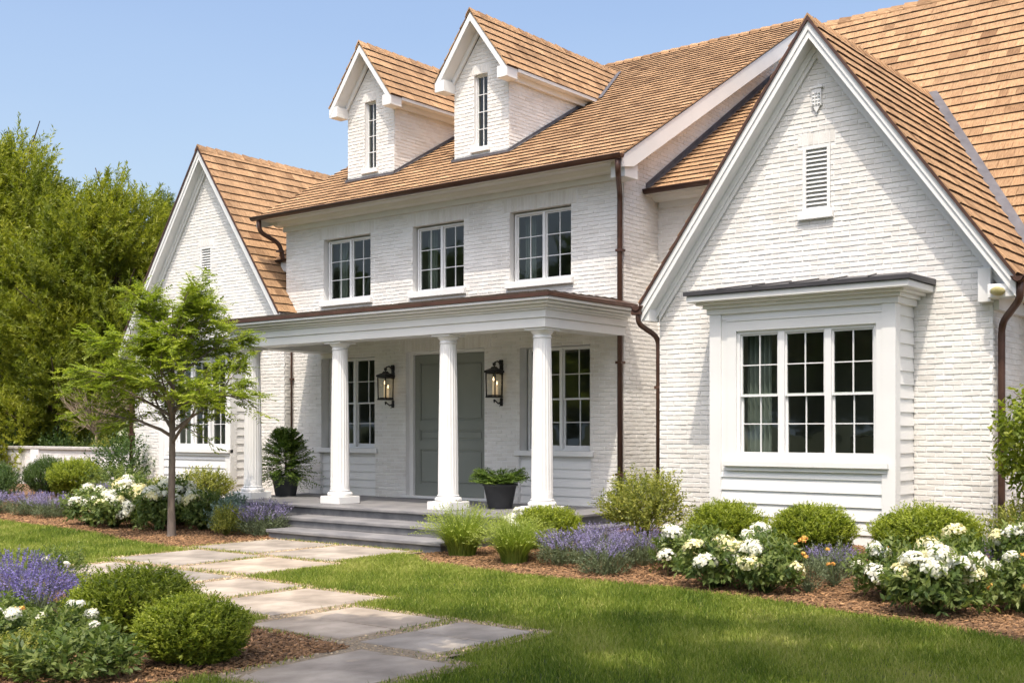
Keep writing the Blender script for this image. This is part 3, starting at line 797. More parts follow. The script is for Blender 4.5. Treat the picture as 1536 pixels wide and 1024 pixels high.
def window(parent, x0, x1, z0, z1, y, units, cols, rows, double=True, mull=.085, sill=None, curt='left', name='window', rdepth=2.6, label=None, brd=.028, mg=.75, sst=.024):
    """y: plane of the outer frame face. rows counts all rows of panes; double-hung splits them in two sashes."""
    mb = MB(); gl = MB()
    B = brd
    mb.box(x0, x0 + B, y, y + .09, z0, z1, bev=.004); mb.box(x1 - B, x1, y, y + .09, z0, z1, bev=.004)
    mb.box(x0 + B, x1 - B, y + .002, y + .088, z1 - B, z1); mb.box(x0 + B, x1 - B, y + .002, y + .088, z0, z0 + B)
    uw = (x1 - x0 - 2 * B - mull * (units - 1)) / units
    for u in range(units):
        a = x0 + B + u * (uw + mull); b = a + uw
        if u < units - 1: mb.box(b, b + mull, y - .004, y + .09, z0 + B * .5, z1 - B * .5, bev=.004)
        zm = (z0 + z1) / 2
        parts = [(zm - .018, z1 - B, y + .025, rows // 2), (z0 + B, zm + .018, y + .055, rows // 2)] if double else [(z0 + B, z1 - B, y + .03, rows)]
        for pi, (c, d, yy, rw) in enumerate(parts):
            st = sst; bot = .06 if (double and pi == 1) else sst
            mb.box(a, a + st, yy, yy + .028, c, d); mb.box(b - st, b, yy, yy + .028, c, d)
            mb.box(a + st, b - st, yy + .001, yy + .027, d - st, d); mb.box(a + st, b - st, yy + .001, yy + .027, c, c + bot)
            gx0, gx1, gz0, gz1 = a + st, b - st, c + bot, d - st
            for k in range(1, cols):
                x = gx0 + (gx1 - gx0) * k / cols; mb.box(x - .0068, x + .0068, yy + .002, yy + .024, gz0, gz1)
            for k in range(1, rw):
                z = gz0 + (gz1 - gz0) * k / rw; mb.box(gx0, gx1, yy + .004, yy + .022, z - .0068, z + .0068)
            gl.face([(gx0, yy + .014, gz0), (gx1, yy + .014, gz0), (gx1, yy + .014, gz1), (gx0, yy + .014, gz1)])
    o = hp(mb, name, 'trim_in', parent, label)
    hp(gl, 'pane', 'glass', o)
    rm = MB(); room(rm, x0, x1, z0, z1, y + .095, rdepth, rdepth > 1.5, mg); hp(rm, 'room', ['room', 'roomfloor', 'furn'], o)
    if curt:
        c = MB()
        wd = min(.34, (x1 - x0) * .2)
        if 'left' in curt: curtain(c, x0 + .02, x0 + .02 + wd, max(.35, z0 - .5), z1 + .1, y + .26)
        if 'right' in curt: curtain(c, x1 - wd * .6, x1 - .02, max(.35, z0 - .5), z1 + .1, y + .26, 3)
        if 'mid' in curt: curtain(c, (x0 * .64 + x1 * .36), (x0 * .64 + x1 * .36) + wd * .8, max(.35, z0 - .5), z1 + .1, y + .3, 3)
        hp(c, 'curtain', 'curtain', o)
    if sill:
        s = MB(); s.box(x0 - sill[0], x1 + sill[0], y - sill[1], y + .02, z0 - sill[2], z0 - .002, bev=.006); hp(s, 'sill', 'trim', o)
    return o
for k, (a, b, c, d) in enumerate(UPW):
    window(None, a + .05, b - .005, c + .01, d - .03, YF + .085, 2, 2, 3, False, .055, None, 'left' if k < 2 else 'left')
    mb = MB(); mb.box(a - .06, b + .06, YF - .075, YF + .084, c - .10, c + .008, bev=.006); hp(mb, 'window_sill', 'trim')
for W in (PWL, PWR):
    a, b, c, d = W
    window(None, a + .05, b - .01, c + .005, d - .01, YF + .17, 2, 2, 4, True, .06, None, 'left', mg=.45)
    mb = MB()
    mb.box(a - .09, b + .09, YF - .05, YF + .168, c - .085, c + .004, bev=.006)
    hp(mb, 'window_sill', 'trim')
    mb = MB()   # clapboard panel beneath the sill
    z = .475
    while z < c - .10:
        z1 = min(z + .15, c - .088)
        mb.prism([(a - .018, YF + .035, z), (a - .018, YF + .055, z1 + .01), (a - .018, YF + .09, z1 + .01), (a - .018, YF + .09, z)], (b - a + .036, 0, 0)); z += .15
    hp(mb, 'clapboard_panel', 'trim')

# --- door ----------------------------------------------------------
a, b, c, d = DOOR
mb = MB()
mb.box(a, a + .085, YF + .10, YF + .215, c, d, bev=.004); mb.box(b - .05, b, YF + .10, YF + .215, c, d, bev=.004); mb.box(a + .085, b - .05, YF + .102, YF + .213, d - .05, d)
hp(mb, 'door_frame', 'trim')
mb = MB(); mb.box(a - .12, b + .10, YF - .03, YF + .22, .472, .515, bev=.006); hp(mb, 'threshold', 'trim')
mb = MB(); mb.box(a - .1, b + .1, YF + .26, YF + .3, c, d + .1); hp(mb, 'door_backing', 'furn')
mx_ = (a + .085 + b - .05) / 2
for k, (x0, x1) in enumerate(((a + .088, mx_ - .003), (mx_ + .003, b - .053))):
    mb = MB(); y = YF + .155; z0, z1 = .52, d - .053
    st = .115
    zs = [(z0 + .20, z0 + .86), (z0 + 1.0, z0 + 1.22), (z0 + 1.36, z1 - .14)]
    mb.box(x0, x0 + st, y, y + .05, z0, z1, bev=.003); mb.box(x1 - st, x1, y, y + .05, z0, z1, bev=.003)
    rails = [z0] + [v for p in zs for v in p] + [z1]
    for i in range(0, len(rails), 2): mb.box(x0 + st, x1 - st, y + .0015, y + .049, rails[i], rails[i + 1])
    for p, q in zs:
        mb.box(x0 + st, x1 - st, y + .026, y + .045, p, q)
        mb.box(x0 + st + .05, x1 - st - .05, y + .012, y + .03, p + .05, q - .05, bev=.008)
        for (e0, e1, f0, f1) in ((x0 + st, x1 - st, p, p + .018), (x0 + st, x1 - st, q - .018, q), (x0 + st, x0 + st + .018, p + .018, q - .018), (x1 - st - .018, x1 - st, p + .018, q - .018)):
            mb.box(e0, e1, y + .008, y + .03, f0, f1)
    dr = hp(mb, 'door', 'door')
    if k == 1:
        h = MB(); hx = x0 + .055
        h.box(hx - .028, hx + .028, y - .012, y - .001, z0 + .95, z0 + 1.22, bev=.004); h.tube([(hx, y - .012, z0 + 1.18), (hx, y - .06, z0 + 1.16), (hx, y - .06, z0 + 1.0), (hx, y - .012, z0 + .98)], .009, 8)
        hp(h, 'handle', 'black', dr)

# --- dormers -------------------------------------------------------
DY = 16.5
for cx in (-16.78, -13.90):
    dm = MB(); hw = .655; zb = 6.35; ze = 8.17; sl2 = 1.34; za = 9.37
    wn = (cx - .165, cx + .155, 6.93, 8.28)
    brick_wall(dm, posY(DY), [(cx - hw, zb), (cx + hw, zb), (cx + hw, ze), (cx, ze + hw * sl2 - .04), (cx - hw, ze)], [wn], [(wn[0] - .06, wn[1] + .06, wn[3] + .003, wn[3] + .16)], reveal=.14)
    yb = EY + (ze - EZ) / ES
    for pos, sg in ((posXp(cx + hw), 1), (posXm(cx - hw), -1)):
        brick_wall(dm, pos, [(DY + .005, 6.6), (yb + .3, 8.3), (DY + .005, 8.3)] if False else [(DY + .005, 6.45), (DY + .006, 6.45), (yb + .15, ze + .02), (DY + .005, ze + .02)])
    dorm = hp(dm, 'dormer', ['brick', 'mortar'])
    rf = MB(); oh = .215; ys = 16.17
    for sg in (1, -1):
        U = Vector((-sg, 0, sl2)); ul = math.sqrt(1 + sl2 * sl2)
        lw = (hw + oh); zl = za - lw * sl2
        y_at = lambda z: EY + (z - EZ) / ES
        poly = [(ys, 0), (y_at(zl) + .12, 0), (y_at(za) + .12, lw * ul), (ys, lw * ul)]
        shakes(rf, (cx + sg * lw, 0, zl), (0, 1, 0), U, poly, .215)
    ridge_caps(rf, (cx, ys - .01, za), (cx, y_at(za) + .05, za), (1, 0, -sl2), (-1, 0, -sl2))
    hp(rf, 'roof', ['shake', 'underlay', 'shake_end_shade'], dorm)
    tr = MB()
    def chev(mb, y0, y1, o0, o1, half, cut_z=None):
        for sg in (1, -1):
            P = [(cx, y0, za - o0), (cx + sg * half, y0, za - o0 - half * sl2), (cx + sg * half, y0, za - o1 - half * sl2), (cx, y0, za - o1)]
            mb.prism(P, (0, y1 - y0, 0))
    chev(tr, ys + .012, ys + .05, .035, .19, hw + oh - .005)
    chev(tr, ys + .052, DY - .005, .10, .195, hw + oh - .02)
    chev(tr, DY - .055, DY - .012, .197, .34, hw + .01)
    zl = za - (hw + oh) * sl2
    for sg in (1, -1):
        x0, x1 = sorted((cx + sg * (hw - .02), cx + sg * (hw + oh - .012)))
        tr.box(x0, x1, ys + .015, DY - .006, zl - .19, zl + .02, bev=.006)
        xa, xb = sorted((cx + sg * (hw + .016), cx + sg * (hw + .07)))
        y2 = EY + (zl - .1 - EZ) / ES
        tr.box(xa, xb, DY - .01, y2 + .1, zl - .16, zl + .05)
        xa, xb = sorted((cx + sg * (hw + .072), cx + sg * (hw + oh - .015)))
        tr.box(xa, xb, DY - .004, y2 + .2, zl - .06, zl - .005)
        tr.box(xa + .02 * sg, xb + .02 * sg, DY - .003, y2 + .3, zl - .055, zl + .012)
    hp(tr, 'trim', 'trim', dorm)
    fl = MB()
    for sg in (1, -1):
        x = cx + sg * (hw + .02); 
        P0 = Vector((x, DY - .05, mz(DY - .05) + .035)); P1 = Vector((x, yb, mz(yb) + .035)); s_ = Vector((sg * .05, 0, 0))
        fl.face([P0, P0 + s_, P1 + s_, P1] if sg > 0 else [P0 + s_, P0, P1, P1 + s_]); fl.face([P0, P1, P1 + Vector((0, 0, .05)), P0 + Vector((0, 0, .05))])
        # valley metal where the dormer roof meets the main roof
        lw = hw + oh; zl2 = za - lw * sl2
        v0 = Vector((cx + sg * lw, EY + (zl2 - EZ) / ES, zl2)); v1 = Vector((cx, EY + (za - EZ) / ES, za))
        fl.face([v0 + Vector((0, -.04, .03)), v0 + Vector((sg * .06, .03, .06)), v1 + Vector((sg * .06, .03, .06)), v1 + Vector((0, -.04, .03))])
    fl.box(cx - hw - .03, cx + hw + .03, DY - .06, DY - .018, mz(DY) - .05, mz(DY) + .045)
    hp(fl, 'flashing', 'flash', dorm)
    w_ = window(dorm, wn[0] + .004, wn[1] - .004, wn[2] + .004, wn[3] - .004, DY + .045, 1, 2, 4, False, .05, (.07, .10, .09), None, 'window', 1.2, brd=.018, mg=.3, sst=.016)

# --- side block behind the right gable -----------------------------
mb = MB(); S2 = .63; E2y, E2z = 16.4, 5.66
L2 = 4.9 * math.sqrt(1 + S2 * S2)
shakes(mb, (0, E2y - .02, E2z - .012), (1, 0, 0), (0, 1, S2), [(XR + .02, 0), (-7.1, 0), (-7.1, L2), (XR + .02, L2)], th=.027)
hp(mb, 'link_roof', ['shake', 'underlay', 'shake_end_shade'])
mb = MB(); brick_wall(mb, posY(16.8), [(XR, 0), (-8.6, 0), (-8.6, 5.5), (XR, 5.5)]); hp(mb, 'link_wall', ['brick', 'mortar'])
mb = MB(); cornice_x(mb, XR - .20, -6.5, 16.8, E2z - .01, E2y); hp(mb, 'eave_cornice', 'trim')
mb = MB(); gutter(mb, (XR + .02, E2y - .05, E2z - .01), (-7.5, E2y - .05, E2z - .01)); hp(mb, 'gutter', 'copper')
mb = MB()
p0 = Vector((XR + .015, E2y, E2z)); p1 = Vector((XR + .015, E2y + 4.9, E2z + 4.9 * S2)); u = Vector((.07, 0, 0)); z_ = Vector((0, 0, .035)); zz = Vector((0, 0, .11))
mb.face([p0 + z_, p0 + u + z_, p1 + u + z_, p1 + z_]); mb.face([p0 + z_, p1 + z_, p1 + zz, p0 + zz]); mb.face([p0 + u + z_, p0 + u - z_, p1 + u - z_, p1 + u + z_])
hp(mb, 'step_flashing', 'flash')
# steep cross roof
S3 = 1.16; Y3, Z3 = 20.45, 9.19; e3y = 15.35; e3z = Z3 - (Y3 - e3y) * S3; L3 = (Y3 - e3y) * math.sqrt(1 + S3 * S3)
mb = MB()
shakes(mb, (0, e3y, e3z), (1, 0, 0), (0, 1, S3), [(-8.7, 2.6), (-6.6, 2.6), (-6.6, 0), (2.5, 0), (2.5, L3), (-9.35, L3)], .215)
shakes(mb, (0, 2 * Y3 - e3y, e3z), (1, 0, 0), (0, -1, S3), [(-8.7, 0), (2.5, 0), (2.5, L3), (-9.35, L3)], .25, True, .3, .6)
ridge_caps(mb, (-9.38, Y3, Z3), (2.5, Y3, Z3), (0, -1, -S3), (0, 1, -S3))
hp(mb, 'cross_roof', ['shake', 'underlay', 'shake_end_shade'])
mb = MB()
mb.prism([(-8.6, 16.6, 0), (-8.6, 24.4, 0), (-8.6, 24.4, 4.5), (-8.6, Y3, Z3 - .15), (-8.6, 16.6, 4.6)], (.2, 0, 0))
mb.prism([(2.1, 16.0, 0), (2.1, 24.4, 0), (2.1, 24.4, 4.5), (2.1, Y3, Z3 - .15), (2.1, 16.0, 3.85)], (.2, 0, 0))
mb.box(-4.2, 2.1, 16.0, 16.2, 0, 3.9); mb.box(-8.4, 2.1, 24.2, 24.39, 0, 4.6)
hp(mb, 'rear_wall', 'mortar')
mb = MB(); gutter(mb, (-3.6, e3y - .05, e3z), (2.5, e3y - .05, e3z)); hp(mb, 'gutter', 'copper')
mb = MB(); mb.tube([(-6.1, Y3 + .05, Z3 + .13), (2.4, Y3 + .05, Z3 + .13)], .05, 8); hp(mb, 'ridge_vent', 'flash')

# --- gabled wings ---------------------------------------------------
def wing(x0, x1, yw, cx, za, sl2, hwL, hwR, ybar, zb, vent, side_back, roof_poly, right_side=True, plaque=None):
    ulen = math.sqrt(1 + sl2 * sl2)
    lw = MB()
    ztopL = za - sl2 * (cx - x0) - .12; ztopR = za - sl2 * (x1 - cx) - .12
    va, vb, vc, vd = vent
    brick_wall(lw, posY(yw), [(x0, 0), (x1, 0), (x1, ztopR), (cx, za - .12), (x0, ztopL)],
               [(va, vb, vc, vd)] + zb, [(va - .07, vb + .07, vd + .003, vd + .19)], reveal=.12)
    wall = hp(lw, 'gable_wall', ['brick', 'mortar'])
    sw = MB()
    if right_side: brick_wall(sw, posXp(x1), [(yw + .01, 0), (side_back, 0), (side_back, ztopR), (yw + .01, ztopR)])
    brick_wall(sw, posXm(x0), [(yw + .01, 0), (side_back, 0), (side_back, ztopL), (yw + .01, ztopL)])
    hp(sw, 'side_wall', ['brick', 'mortar'])
    rf = MB()
    for sg, hw in ((1, hwR), (-1, hwL)):
        U = Vector((-sg, 0, sl2)); zl = za - hw * sl2
        shakes(rf, (cx + sg * hw, 0, zl), (0, 1, 0), U, roof_poly(sg, hw, zl, ulen), .215)
    ye = roof_poly(1, hwR, 0, ulen)[2][0]
    ridge_caps(rf, (cx, ybar - .01, za), (cx, ye - .08, za), (1, 0, -sl2), (-1, 0, -sl2))
    hp(rf, 'gable_roof', ['shake', 'underlay', 'shake_end_shade'])
    tr = MB()
    def band(y0, y1, o0, o1, hl, hr):
        for sg, half in ((1, hr), (-1, hl)):
            P = [(cx, y0, za - o0), (cx + sg * half, y0, za - o0 - half * sl2), (cx + sg * half, y0, za - o1 - half * sl2), (cx, y0, za - o1)]
            tr.prism(P, (0, y1 - y0, 0))
    band(ybar + .014, ybar + .055, .03, .16, hwL - .006, hwR - .006)
    band(ybar + .030, ybar + .065, .161, .265, hwL - .006, hwR - .006)
    band(ybar + .066, yw - .004, .16, .25, hwL - .02, hwR - .02)
    band(yw - .075, yw - .016,   .251, .37, hwL - .10, hwR - .10)
    band(yw - .045, yw - .015, .371, .45, hwL - .16, hwR - .16)
    hp(tr, 'rake_board', 'trim')
    ed = MB()
    for sg, half in ((1, hwR), (-1, hwL)):
        P = [(cx, ybar - .012, za + .012), (cx + sg * half, ybar - .012, za + .012 - half * sl2), (cx + sg * half, ybar - .012, za - .045 - half * sl2), (cx, ybar - .012, za - .045)]
        ed.prism(P, (0, .024, 0))
    hp(ed, 'drip_edge', 'copper')
    # gable vent
    vt = MB()
    y = yw + .02
    vt.box(va, va + .045, y - .03, y + .06, vc, vd); vt.box(vb - .045, vb, y - .03, y + .06, vc, vd); vt.box(va + .045, vb - .045, y - .028, y + .058, vd - .045, vd); vt.box(va + .045, vb - .045, y - .028, y + .058, vc, vc + .045)
    n = 14; hh = (vd - vc - .09) / n
    for k in range(n):
        z = vc + .045 + k * hh
        vt.prism([(va + .046, y - .018, z + .002), (va + .046, y + .045, z + hh * 1.05), (va + .046, y + .045, z + hh * 1.05 + .008), (va + .046, y - .018, z + .010)], (vb - va - .092, 0, 0))
    vt.box(va + .04, vb - .04, y + .05, y + .055, vc + .04, vd - .04)
    v = hp(vt, 'gable_vent', 'trim')
    s = MB(); s.box(va - .05, vb + .05, yw - .06, yw + .07, vc - .09, vc - .002, bev=.006); hp(s, 'sill', 'trim', v)
    return wall

def bay(x0, x1, yw, yf, zb0, zt, wx0, wx1, wz0, wz1, ov):
    """boxed window bay with corner boards, clapboards, cornice and a dark metal roof"""
    mb = MB()
    mb.box(x0 + .03, x1 - .03, yf + .03, yw - .015, 0.0, zb0); b_ = hp(mb, 'bay_foundation', 'concrete')
    cb = .165
    mb = MB()
    t = .03
    for (a, b) in ((x0, x0 + cb), (x1 - cb, x1)): mb.box(a, b, yf - .022, yf + .06, zb0 - .02, zt - .02, bev=.004)
    for xx in (x0, x1 - .06): mb.box(xx, xx + .06, yf + .062, yf + .14, zb0 - .02, zt - .02, bev=.004)
    # board above and beside the windows
    mb.box(x0 + cb, x1 - cb, yf, yf + .05, wz1 + .14, zt - .02); mb.box(x0 + cb, wx0 - .13, yf + .001, yf + .05, wz0 - .145, wz1 + .138); mb.box(wx1 + .13, x1 - cb, yf + .001, yf + .05, wz0 - .145, wz1 + .138)
    # casing
    mb.box(wx0 - .128, wx0, yf - .014, yf + .05, wz0 - .002, wz1 + .13, bev=.004); mb.box(wx1, wx1 + .128, yf - .014, yf + .05, wz0 - .002, wz1 + .13, bev=.004); mb.box(wx0, wx1, yf - .013, yf + .05, wz1, wz1 + .13)
    mb.box(wx0 - .14, wx1 + .14, yf - .024, yf + .001, wz1 + .131, wz1 + .155)
    mb.box(x0 + cb + .002, x1 - cb - .002, yf - .012, yf + .049, wz1 + .158, wz1 + .172)
    # sill
    mb.box(wx0 - .16, wx1 + .16, yf - .075, yf + .05, wz0 - .085, wz0 - .004, bev=.008); mb.box(wx0 - .13, wx1 + .13, yf - .035, yf + .048, wz0 - .14, wz0 - .087, bev=.004)
    hp(mb, 'bay_casing', 'trim')
    mb = MB(); z = zb0 - .02; ex = .165
    while z < wz0 - .15:
        z1 = min(z + ex, wz0 - .142)
        mb.prism([(x0 + cb, yf - .010, z), (x0 + cb, yf + .012, z1 + .012), (x0 + cb, yf + .05, z1 + .012), (x0 + cb, yf + .05, z)], (x1 - x0 - 2 * cb, 0, 0)); z += ex
    z = zb0 - .02
    while z < zt - .03:
        z1 = min(z + ex, zt - .03)
        for sg, xx in ((1, x1), (-1, x0)):
            mb.prism([(xx - sg * .002, yf + .142, z), (xx - sg * .022, yf + .142, z1 + .01), (xx - sg * .05, yf + .142, z1 + .01), (xx - sg * .05, yf + .142, z)], (0, yw - yf - .16, 0))
        z += ex
    hp(mb, 'clapboards', 'trim')
    window(None, wx0, wx1, wz0, wz1, yf + .02, 3, 2, 4, True, .085, None, 'left', 'window', 3.0, mg=.14, brd=.04)
    # cornice rings
    mb = MB()
    for (o, z0, z1, bv) in ((.035, zt - .02, zt + .055, .004), (.075, zt + .056, zt + .10, .004), (.14, zt + .101, zt + .135, .004), (ov - .02, zt + .136, zt + .225, .012)):
        mb.box(x0 - o, x1 + o, yf - o, yw - .014, z0, z1, bev=bv)
    hp(mb, 'bay_cornice', 'trim')
    mb = MB(); o = ov + .012; z = zt + .228; r_ = .05
    V = [(x0 - o, yf - o, z), (x1 + o, yf - o, z), (x1 + o, yw - .016, z), (x0 - o, yw - .016, z),
         (x0 - o, yf - o, z + r_), (x1 + o, yf - o, z + r_), (x1 + o, yw - .016, z + r_ + .02), (x0 - o, yw - .016, z + r_ + .02),
         (x0 + .1, yw - .016, z + .19), (x1 - .1, yw - .016, z + .19)]
    mb.poly(V, [(3, 2, 1, 0), (0, 1, 5, 4), (1, 2, 6, 5), (3, 0, 4, 7), (4, 5, 9, 8), (5, 6, 9), (4, 8, 7), (2, 3, 7, 8, 9, 6)])
    for k in range(1, 6):
        f = k / 6; a = Vector(V[4]).lerp(Vector(V[5]), f); b = Vector(V[8]).lerp(Vector(V[9]), f)
        mb.tube([a + Vector((0, 0, .008)), b + Vector((0, 0, .008))], .009, 5)
    hp(mb, 'bay_roof', 'dark_metal')

# right wing
CX, ZA, SLW = -6.35, 6.98, 1.38
def rp_right(sg, hw, zl, ul):
    yv = lambda z: Y3 + (z - Z3) / S3 + .22
    return [(13.98, 0), (max(15.3, yv(ZA - hw * SLW)), 0), (yv(ZA), hw * ul), (13.98, hw * ul)]
bayR = [(-7.50, -5.16, .9, 3.2)]
wing(-8.73, -4.17, 14.3, CX, ZA, SLW, 2.52, 2.52, 13.98, bayR, (-6.56, -6.18, 4.54, 5.41), 16.75, rp_right)
mb = MB()
mb.box(-6.42, -6.29, 14.26, 14.285, 5.90, 6.13, bev=.01); mb.box(-6.44, -6.27, 14.25, 14.286, 6.131, 6.16, bev=.004); mb.prism([(-6.40, 14.262, 5.898), (-6.31, 14.262, 5.898), (-6.355, 14.262, 5.82)], (0, .022, 0))
for k in range(3):
    for j in range(4): mb.tube([(-6.395 + k * .04, 14.258, 5.93 + j * .045), (-6.395 + k * .04, 14.248, 5.93 + j * .045)], .012, 6)
hp(mb, 'wall_ornament', 'trim')
bay(-7.57, -5.09, 14.3, 13.67, .31, 3.25, -7.19, -5.33, 1.34, 3.0, .25)
for sg, xw, xo in ((1, -4.17, -3.86), (-1, -8.73, -8.84)):
    mb = MB()
    a, b = sorted((xw + sg * .016, xo)); mb.box(a, b, 14.04, 14.31, 3.25, 3.44 if sg < 0 else 3.41, bev=.008)
    if sg > 0:
        mb.box(a - .002, b - .06, 14.312, 15.6, 3.30, 3.40, bev=.006); mb.box(a - .01, a + .05, 14.313, 15.6, 3.14, 3.299)
        mb.box(-4.30, -4.155, 14.16, 14.284, 3.22, 3.62, bev=.006)
    hp(mb, 'eave_return', 'trim')
mb = MB(); gutter(mb, (-3.80, 13.95, 3.47), (-3.80, 15.6, 3.47)); hp(mb, 'gutter', 'copper')
mb = MB(); gutter(mb, (-8.90, 13.93, 3.46), (-8.90, 16.3, 3.46), .075); mb.box(-8.98, -8.84, 13.94, 14.06, 3.34, 3.42, bev=.01); hp(mb, 'gutter', 'copper')
mb = MB(); pipe(mb, [(-3.80, 14.06, 3.41), (-3.80, 14.06, 3.22), (-4.10, 14.40, 2.98), (-4.10, 14.40, .32), (-4.02, 14.30, .24)]); hp(mb, 'downspout', 'copper')
mb = MB(); pipe(mb, [(-8.90, 14.0, 3.40), (-8.90, 14.0, 3.22), (-8.785, 14.36, 3.04), (-8.785, 14.36, .2)], .038); hp(mb, 'downspout', 'copper')
# valley metal between the steep cross roof and the gable roof
mb = MB()
for sg in (1,):
    yv = lambda z: Y3 + (z - Z3) / S3
    a = Vector((CX, yv(ZA), ZA)); zl = ZA - 2.52 * SLW; b = Vector((CX + 2.52, yv(zl), zl))
    mb.face([a + Vector((-.02, -.08, .05)), a + Vector((.085, .03, .085)), b + Vector((.085, .03, .085)), b + Vector((-.02, -.08, .05))])
hp(mb, 'valley_flashing', 'flash')

# left wing
CXL, ZAL = -20.75, 7.74
def rp_left(sg, hw, zl, ul): return [(15.27, 0), (24.0, 0), (24.0, hw * ul), (15.27, hw * ul)]
bayL = [(-21.55, -19.28, .9, 3.2)]
wing(-23.45, -18.27, 15.55, CXL, ZAL, 1.40, 2.98, 2.62, 15.27, bayL, (-21.02, -20.62, 4.79, 5.66), 23.5, rp_left, True)
bay(-21.63, -19.2, 15.55, 14.95, .31, 3.25, -21.10, -19.36, 1.34, 3.18, .25)
mb = MB(); mb.box(-23.4, -18.5, 23.5, 23.7, 0, 3.8); hp(mb, 'rear_wall', 'mortar')
mb = MB(); gutter(mb, (-23.78, 15.25, 3.55), (-23.78, 23.9, 3.55)); hp(mb, 'gutter', 'copper')
mb = MB(); pipe(mb, [(-23.78, 15.4, 3.5), (-23.78, 15.4, 3.3), (-23.51, 15.49, 3.0), (-23.51, 15.49, .25)], .045); hp(mb, 'downspout', 'copper')
# little eave tucked behind the main corner, with the curved outlet from the main gutter
mb = MB(); mb.box(-18.86, -18.47, 15.95, 16.5, 4.98, 5.20, bev=.02); hp(mb, 'eave_return', 'trim')
mb = MB(); shakes(mb, (0, 15.85, 5.21), (1, 0, 0), (0, 1, .8), [(-18.98, 0), (-18.47, 0), (-18.47, .8), (-18.98, .8)], .2); hp(mb, 'return_roof', ['shake', 'underlay', 'shake_end_shade'])
mb = MB(); pipe(mb, [(-18.62, EY - .02, 5.93), (-18.62, EY, 5.70), (-18.50, 15.62, 5.50), (-18.50, 15.70, 5.2)], .045); hp(mb, 'downspout', 'copper')
mb = MB(); pipe(mb, [(-10.02, EY - .02, 5.93), (-10.02, EY - .02, 5.72), (-10.30, 15.66, 5.48), (-10.30, 15.67, .12)], .045); hp(mb, 'downspout', 'copper')
mb = MB(); pipe(mb, [(-18.225, 15.62, 3.6), (-18.225, 15.69, 3.5), (-18.225, 15.69, .5)], .02); hp(mb, 'downspout', 'copper')

# --- porch -----------------------------------------------------------
mb = MB()
mb.box(-17.75, -10.02, 13.17, YF - .03, .425, .47, bev=.008)
hp(mb, 'porch_floor', 'slate')
mb = MB()
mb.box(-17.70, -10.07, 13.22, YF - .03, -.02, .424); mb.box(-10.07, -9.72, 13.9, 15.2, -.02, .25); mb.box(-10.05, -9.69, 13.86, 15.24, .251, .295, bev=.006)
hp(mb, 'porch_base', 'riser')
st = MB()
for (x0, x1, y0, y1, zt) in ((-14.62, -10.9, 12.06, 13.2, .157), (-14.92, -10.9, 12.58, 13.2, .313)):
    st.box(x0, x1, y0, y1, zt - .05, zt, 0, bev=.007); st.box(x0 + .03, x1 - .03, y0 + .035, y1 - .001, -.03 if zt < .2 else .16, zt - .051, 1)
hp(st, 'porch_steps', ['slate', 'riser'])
# entablature
mb = MB()
xa, xb, ya, yb2 = -17.45, -10.24, 13.60, 14.0
def ent(o, z0, z1, bv=.004):
    mb.box(xa - o, xb + o, ya - o, yb2, z0, z1, bev=bv)          # front beam
    mb.box(xb - .4, xb + o, yb2 + .001, YF - .016, z0 + .0006, z1, bev=bv)
    mb.box(xa - o, xa + .4, yb2 + .001, YF - .016, z0 + .0006, z1, bev=bv)
ent(0, 3.225, 3.365); ent(.022, 3.366, 3.48); ent(.05, 3.481, 3.515)
hp(mb, 'entablature', 'trim')
mb = MB()
for o, z0, z1, bv in ((.10, 3.516, 3.556, .012), (.17, 3.557, 3.60, .018), (.215, 3.601, 3.645, .006)):
    mb.box(xa - o, xb + o, ya - o, YF - .016, z0, z1, bev=bv)
hp(mb, 'porch_cornice', 'trim')
mb = MB(); mb.box(xa + .401, xb - .401, yb2 + .002, YF - .017, 3.44, 3.475); hp(mb, 'porch_ceiling', 'trim')
mb = MB(); o = .235
V = [(xa - o, ya - o, 3.647), (xb + o, ya - o, 3.647), (xb + o, YF - .018, 3.647), (xa - o, YF - .018, 3.647),
     (xa - o, ya - o, 3.70), (xb + o, ya - o, 3.70), (xb + o, YF - .018, 3.71), (xa - o, YF - .018, 3.71), (xa + .05, YF - .018, 3.79), (xb - .05, YF - .018, 3.79)]
mb.poly(V, [(3, 2, 1, 0), (0, 1, 5, 4), (1, 2, 6, 5), (3, 0, 4, 7), (4, 5, 9, 8), (5, 6, 9), (4, 8, 7), (2, 3, 7, 8, 9, 6)])
hp(mb, 'porch_roof', 'copper')
mb = MB()   # shakes lying on the low porch roof, their butts just showing above the copper edge
dz = (3.79 - 3.70) / (YF - .018 - ya + o)
shakes(mb, (0, ya - o + .015, 3.705), (1, 0, 0), (0, 1, dz), [(xa - o + .03, 0), (xb + o - .03, 0), (xb - .05, 2.3), (xa + .05, 2.3)], .25, False)
hp(mb, 'porch_shakes', ['underlay', 'underlay', 'underlay'])
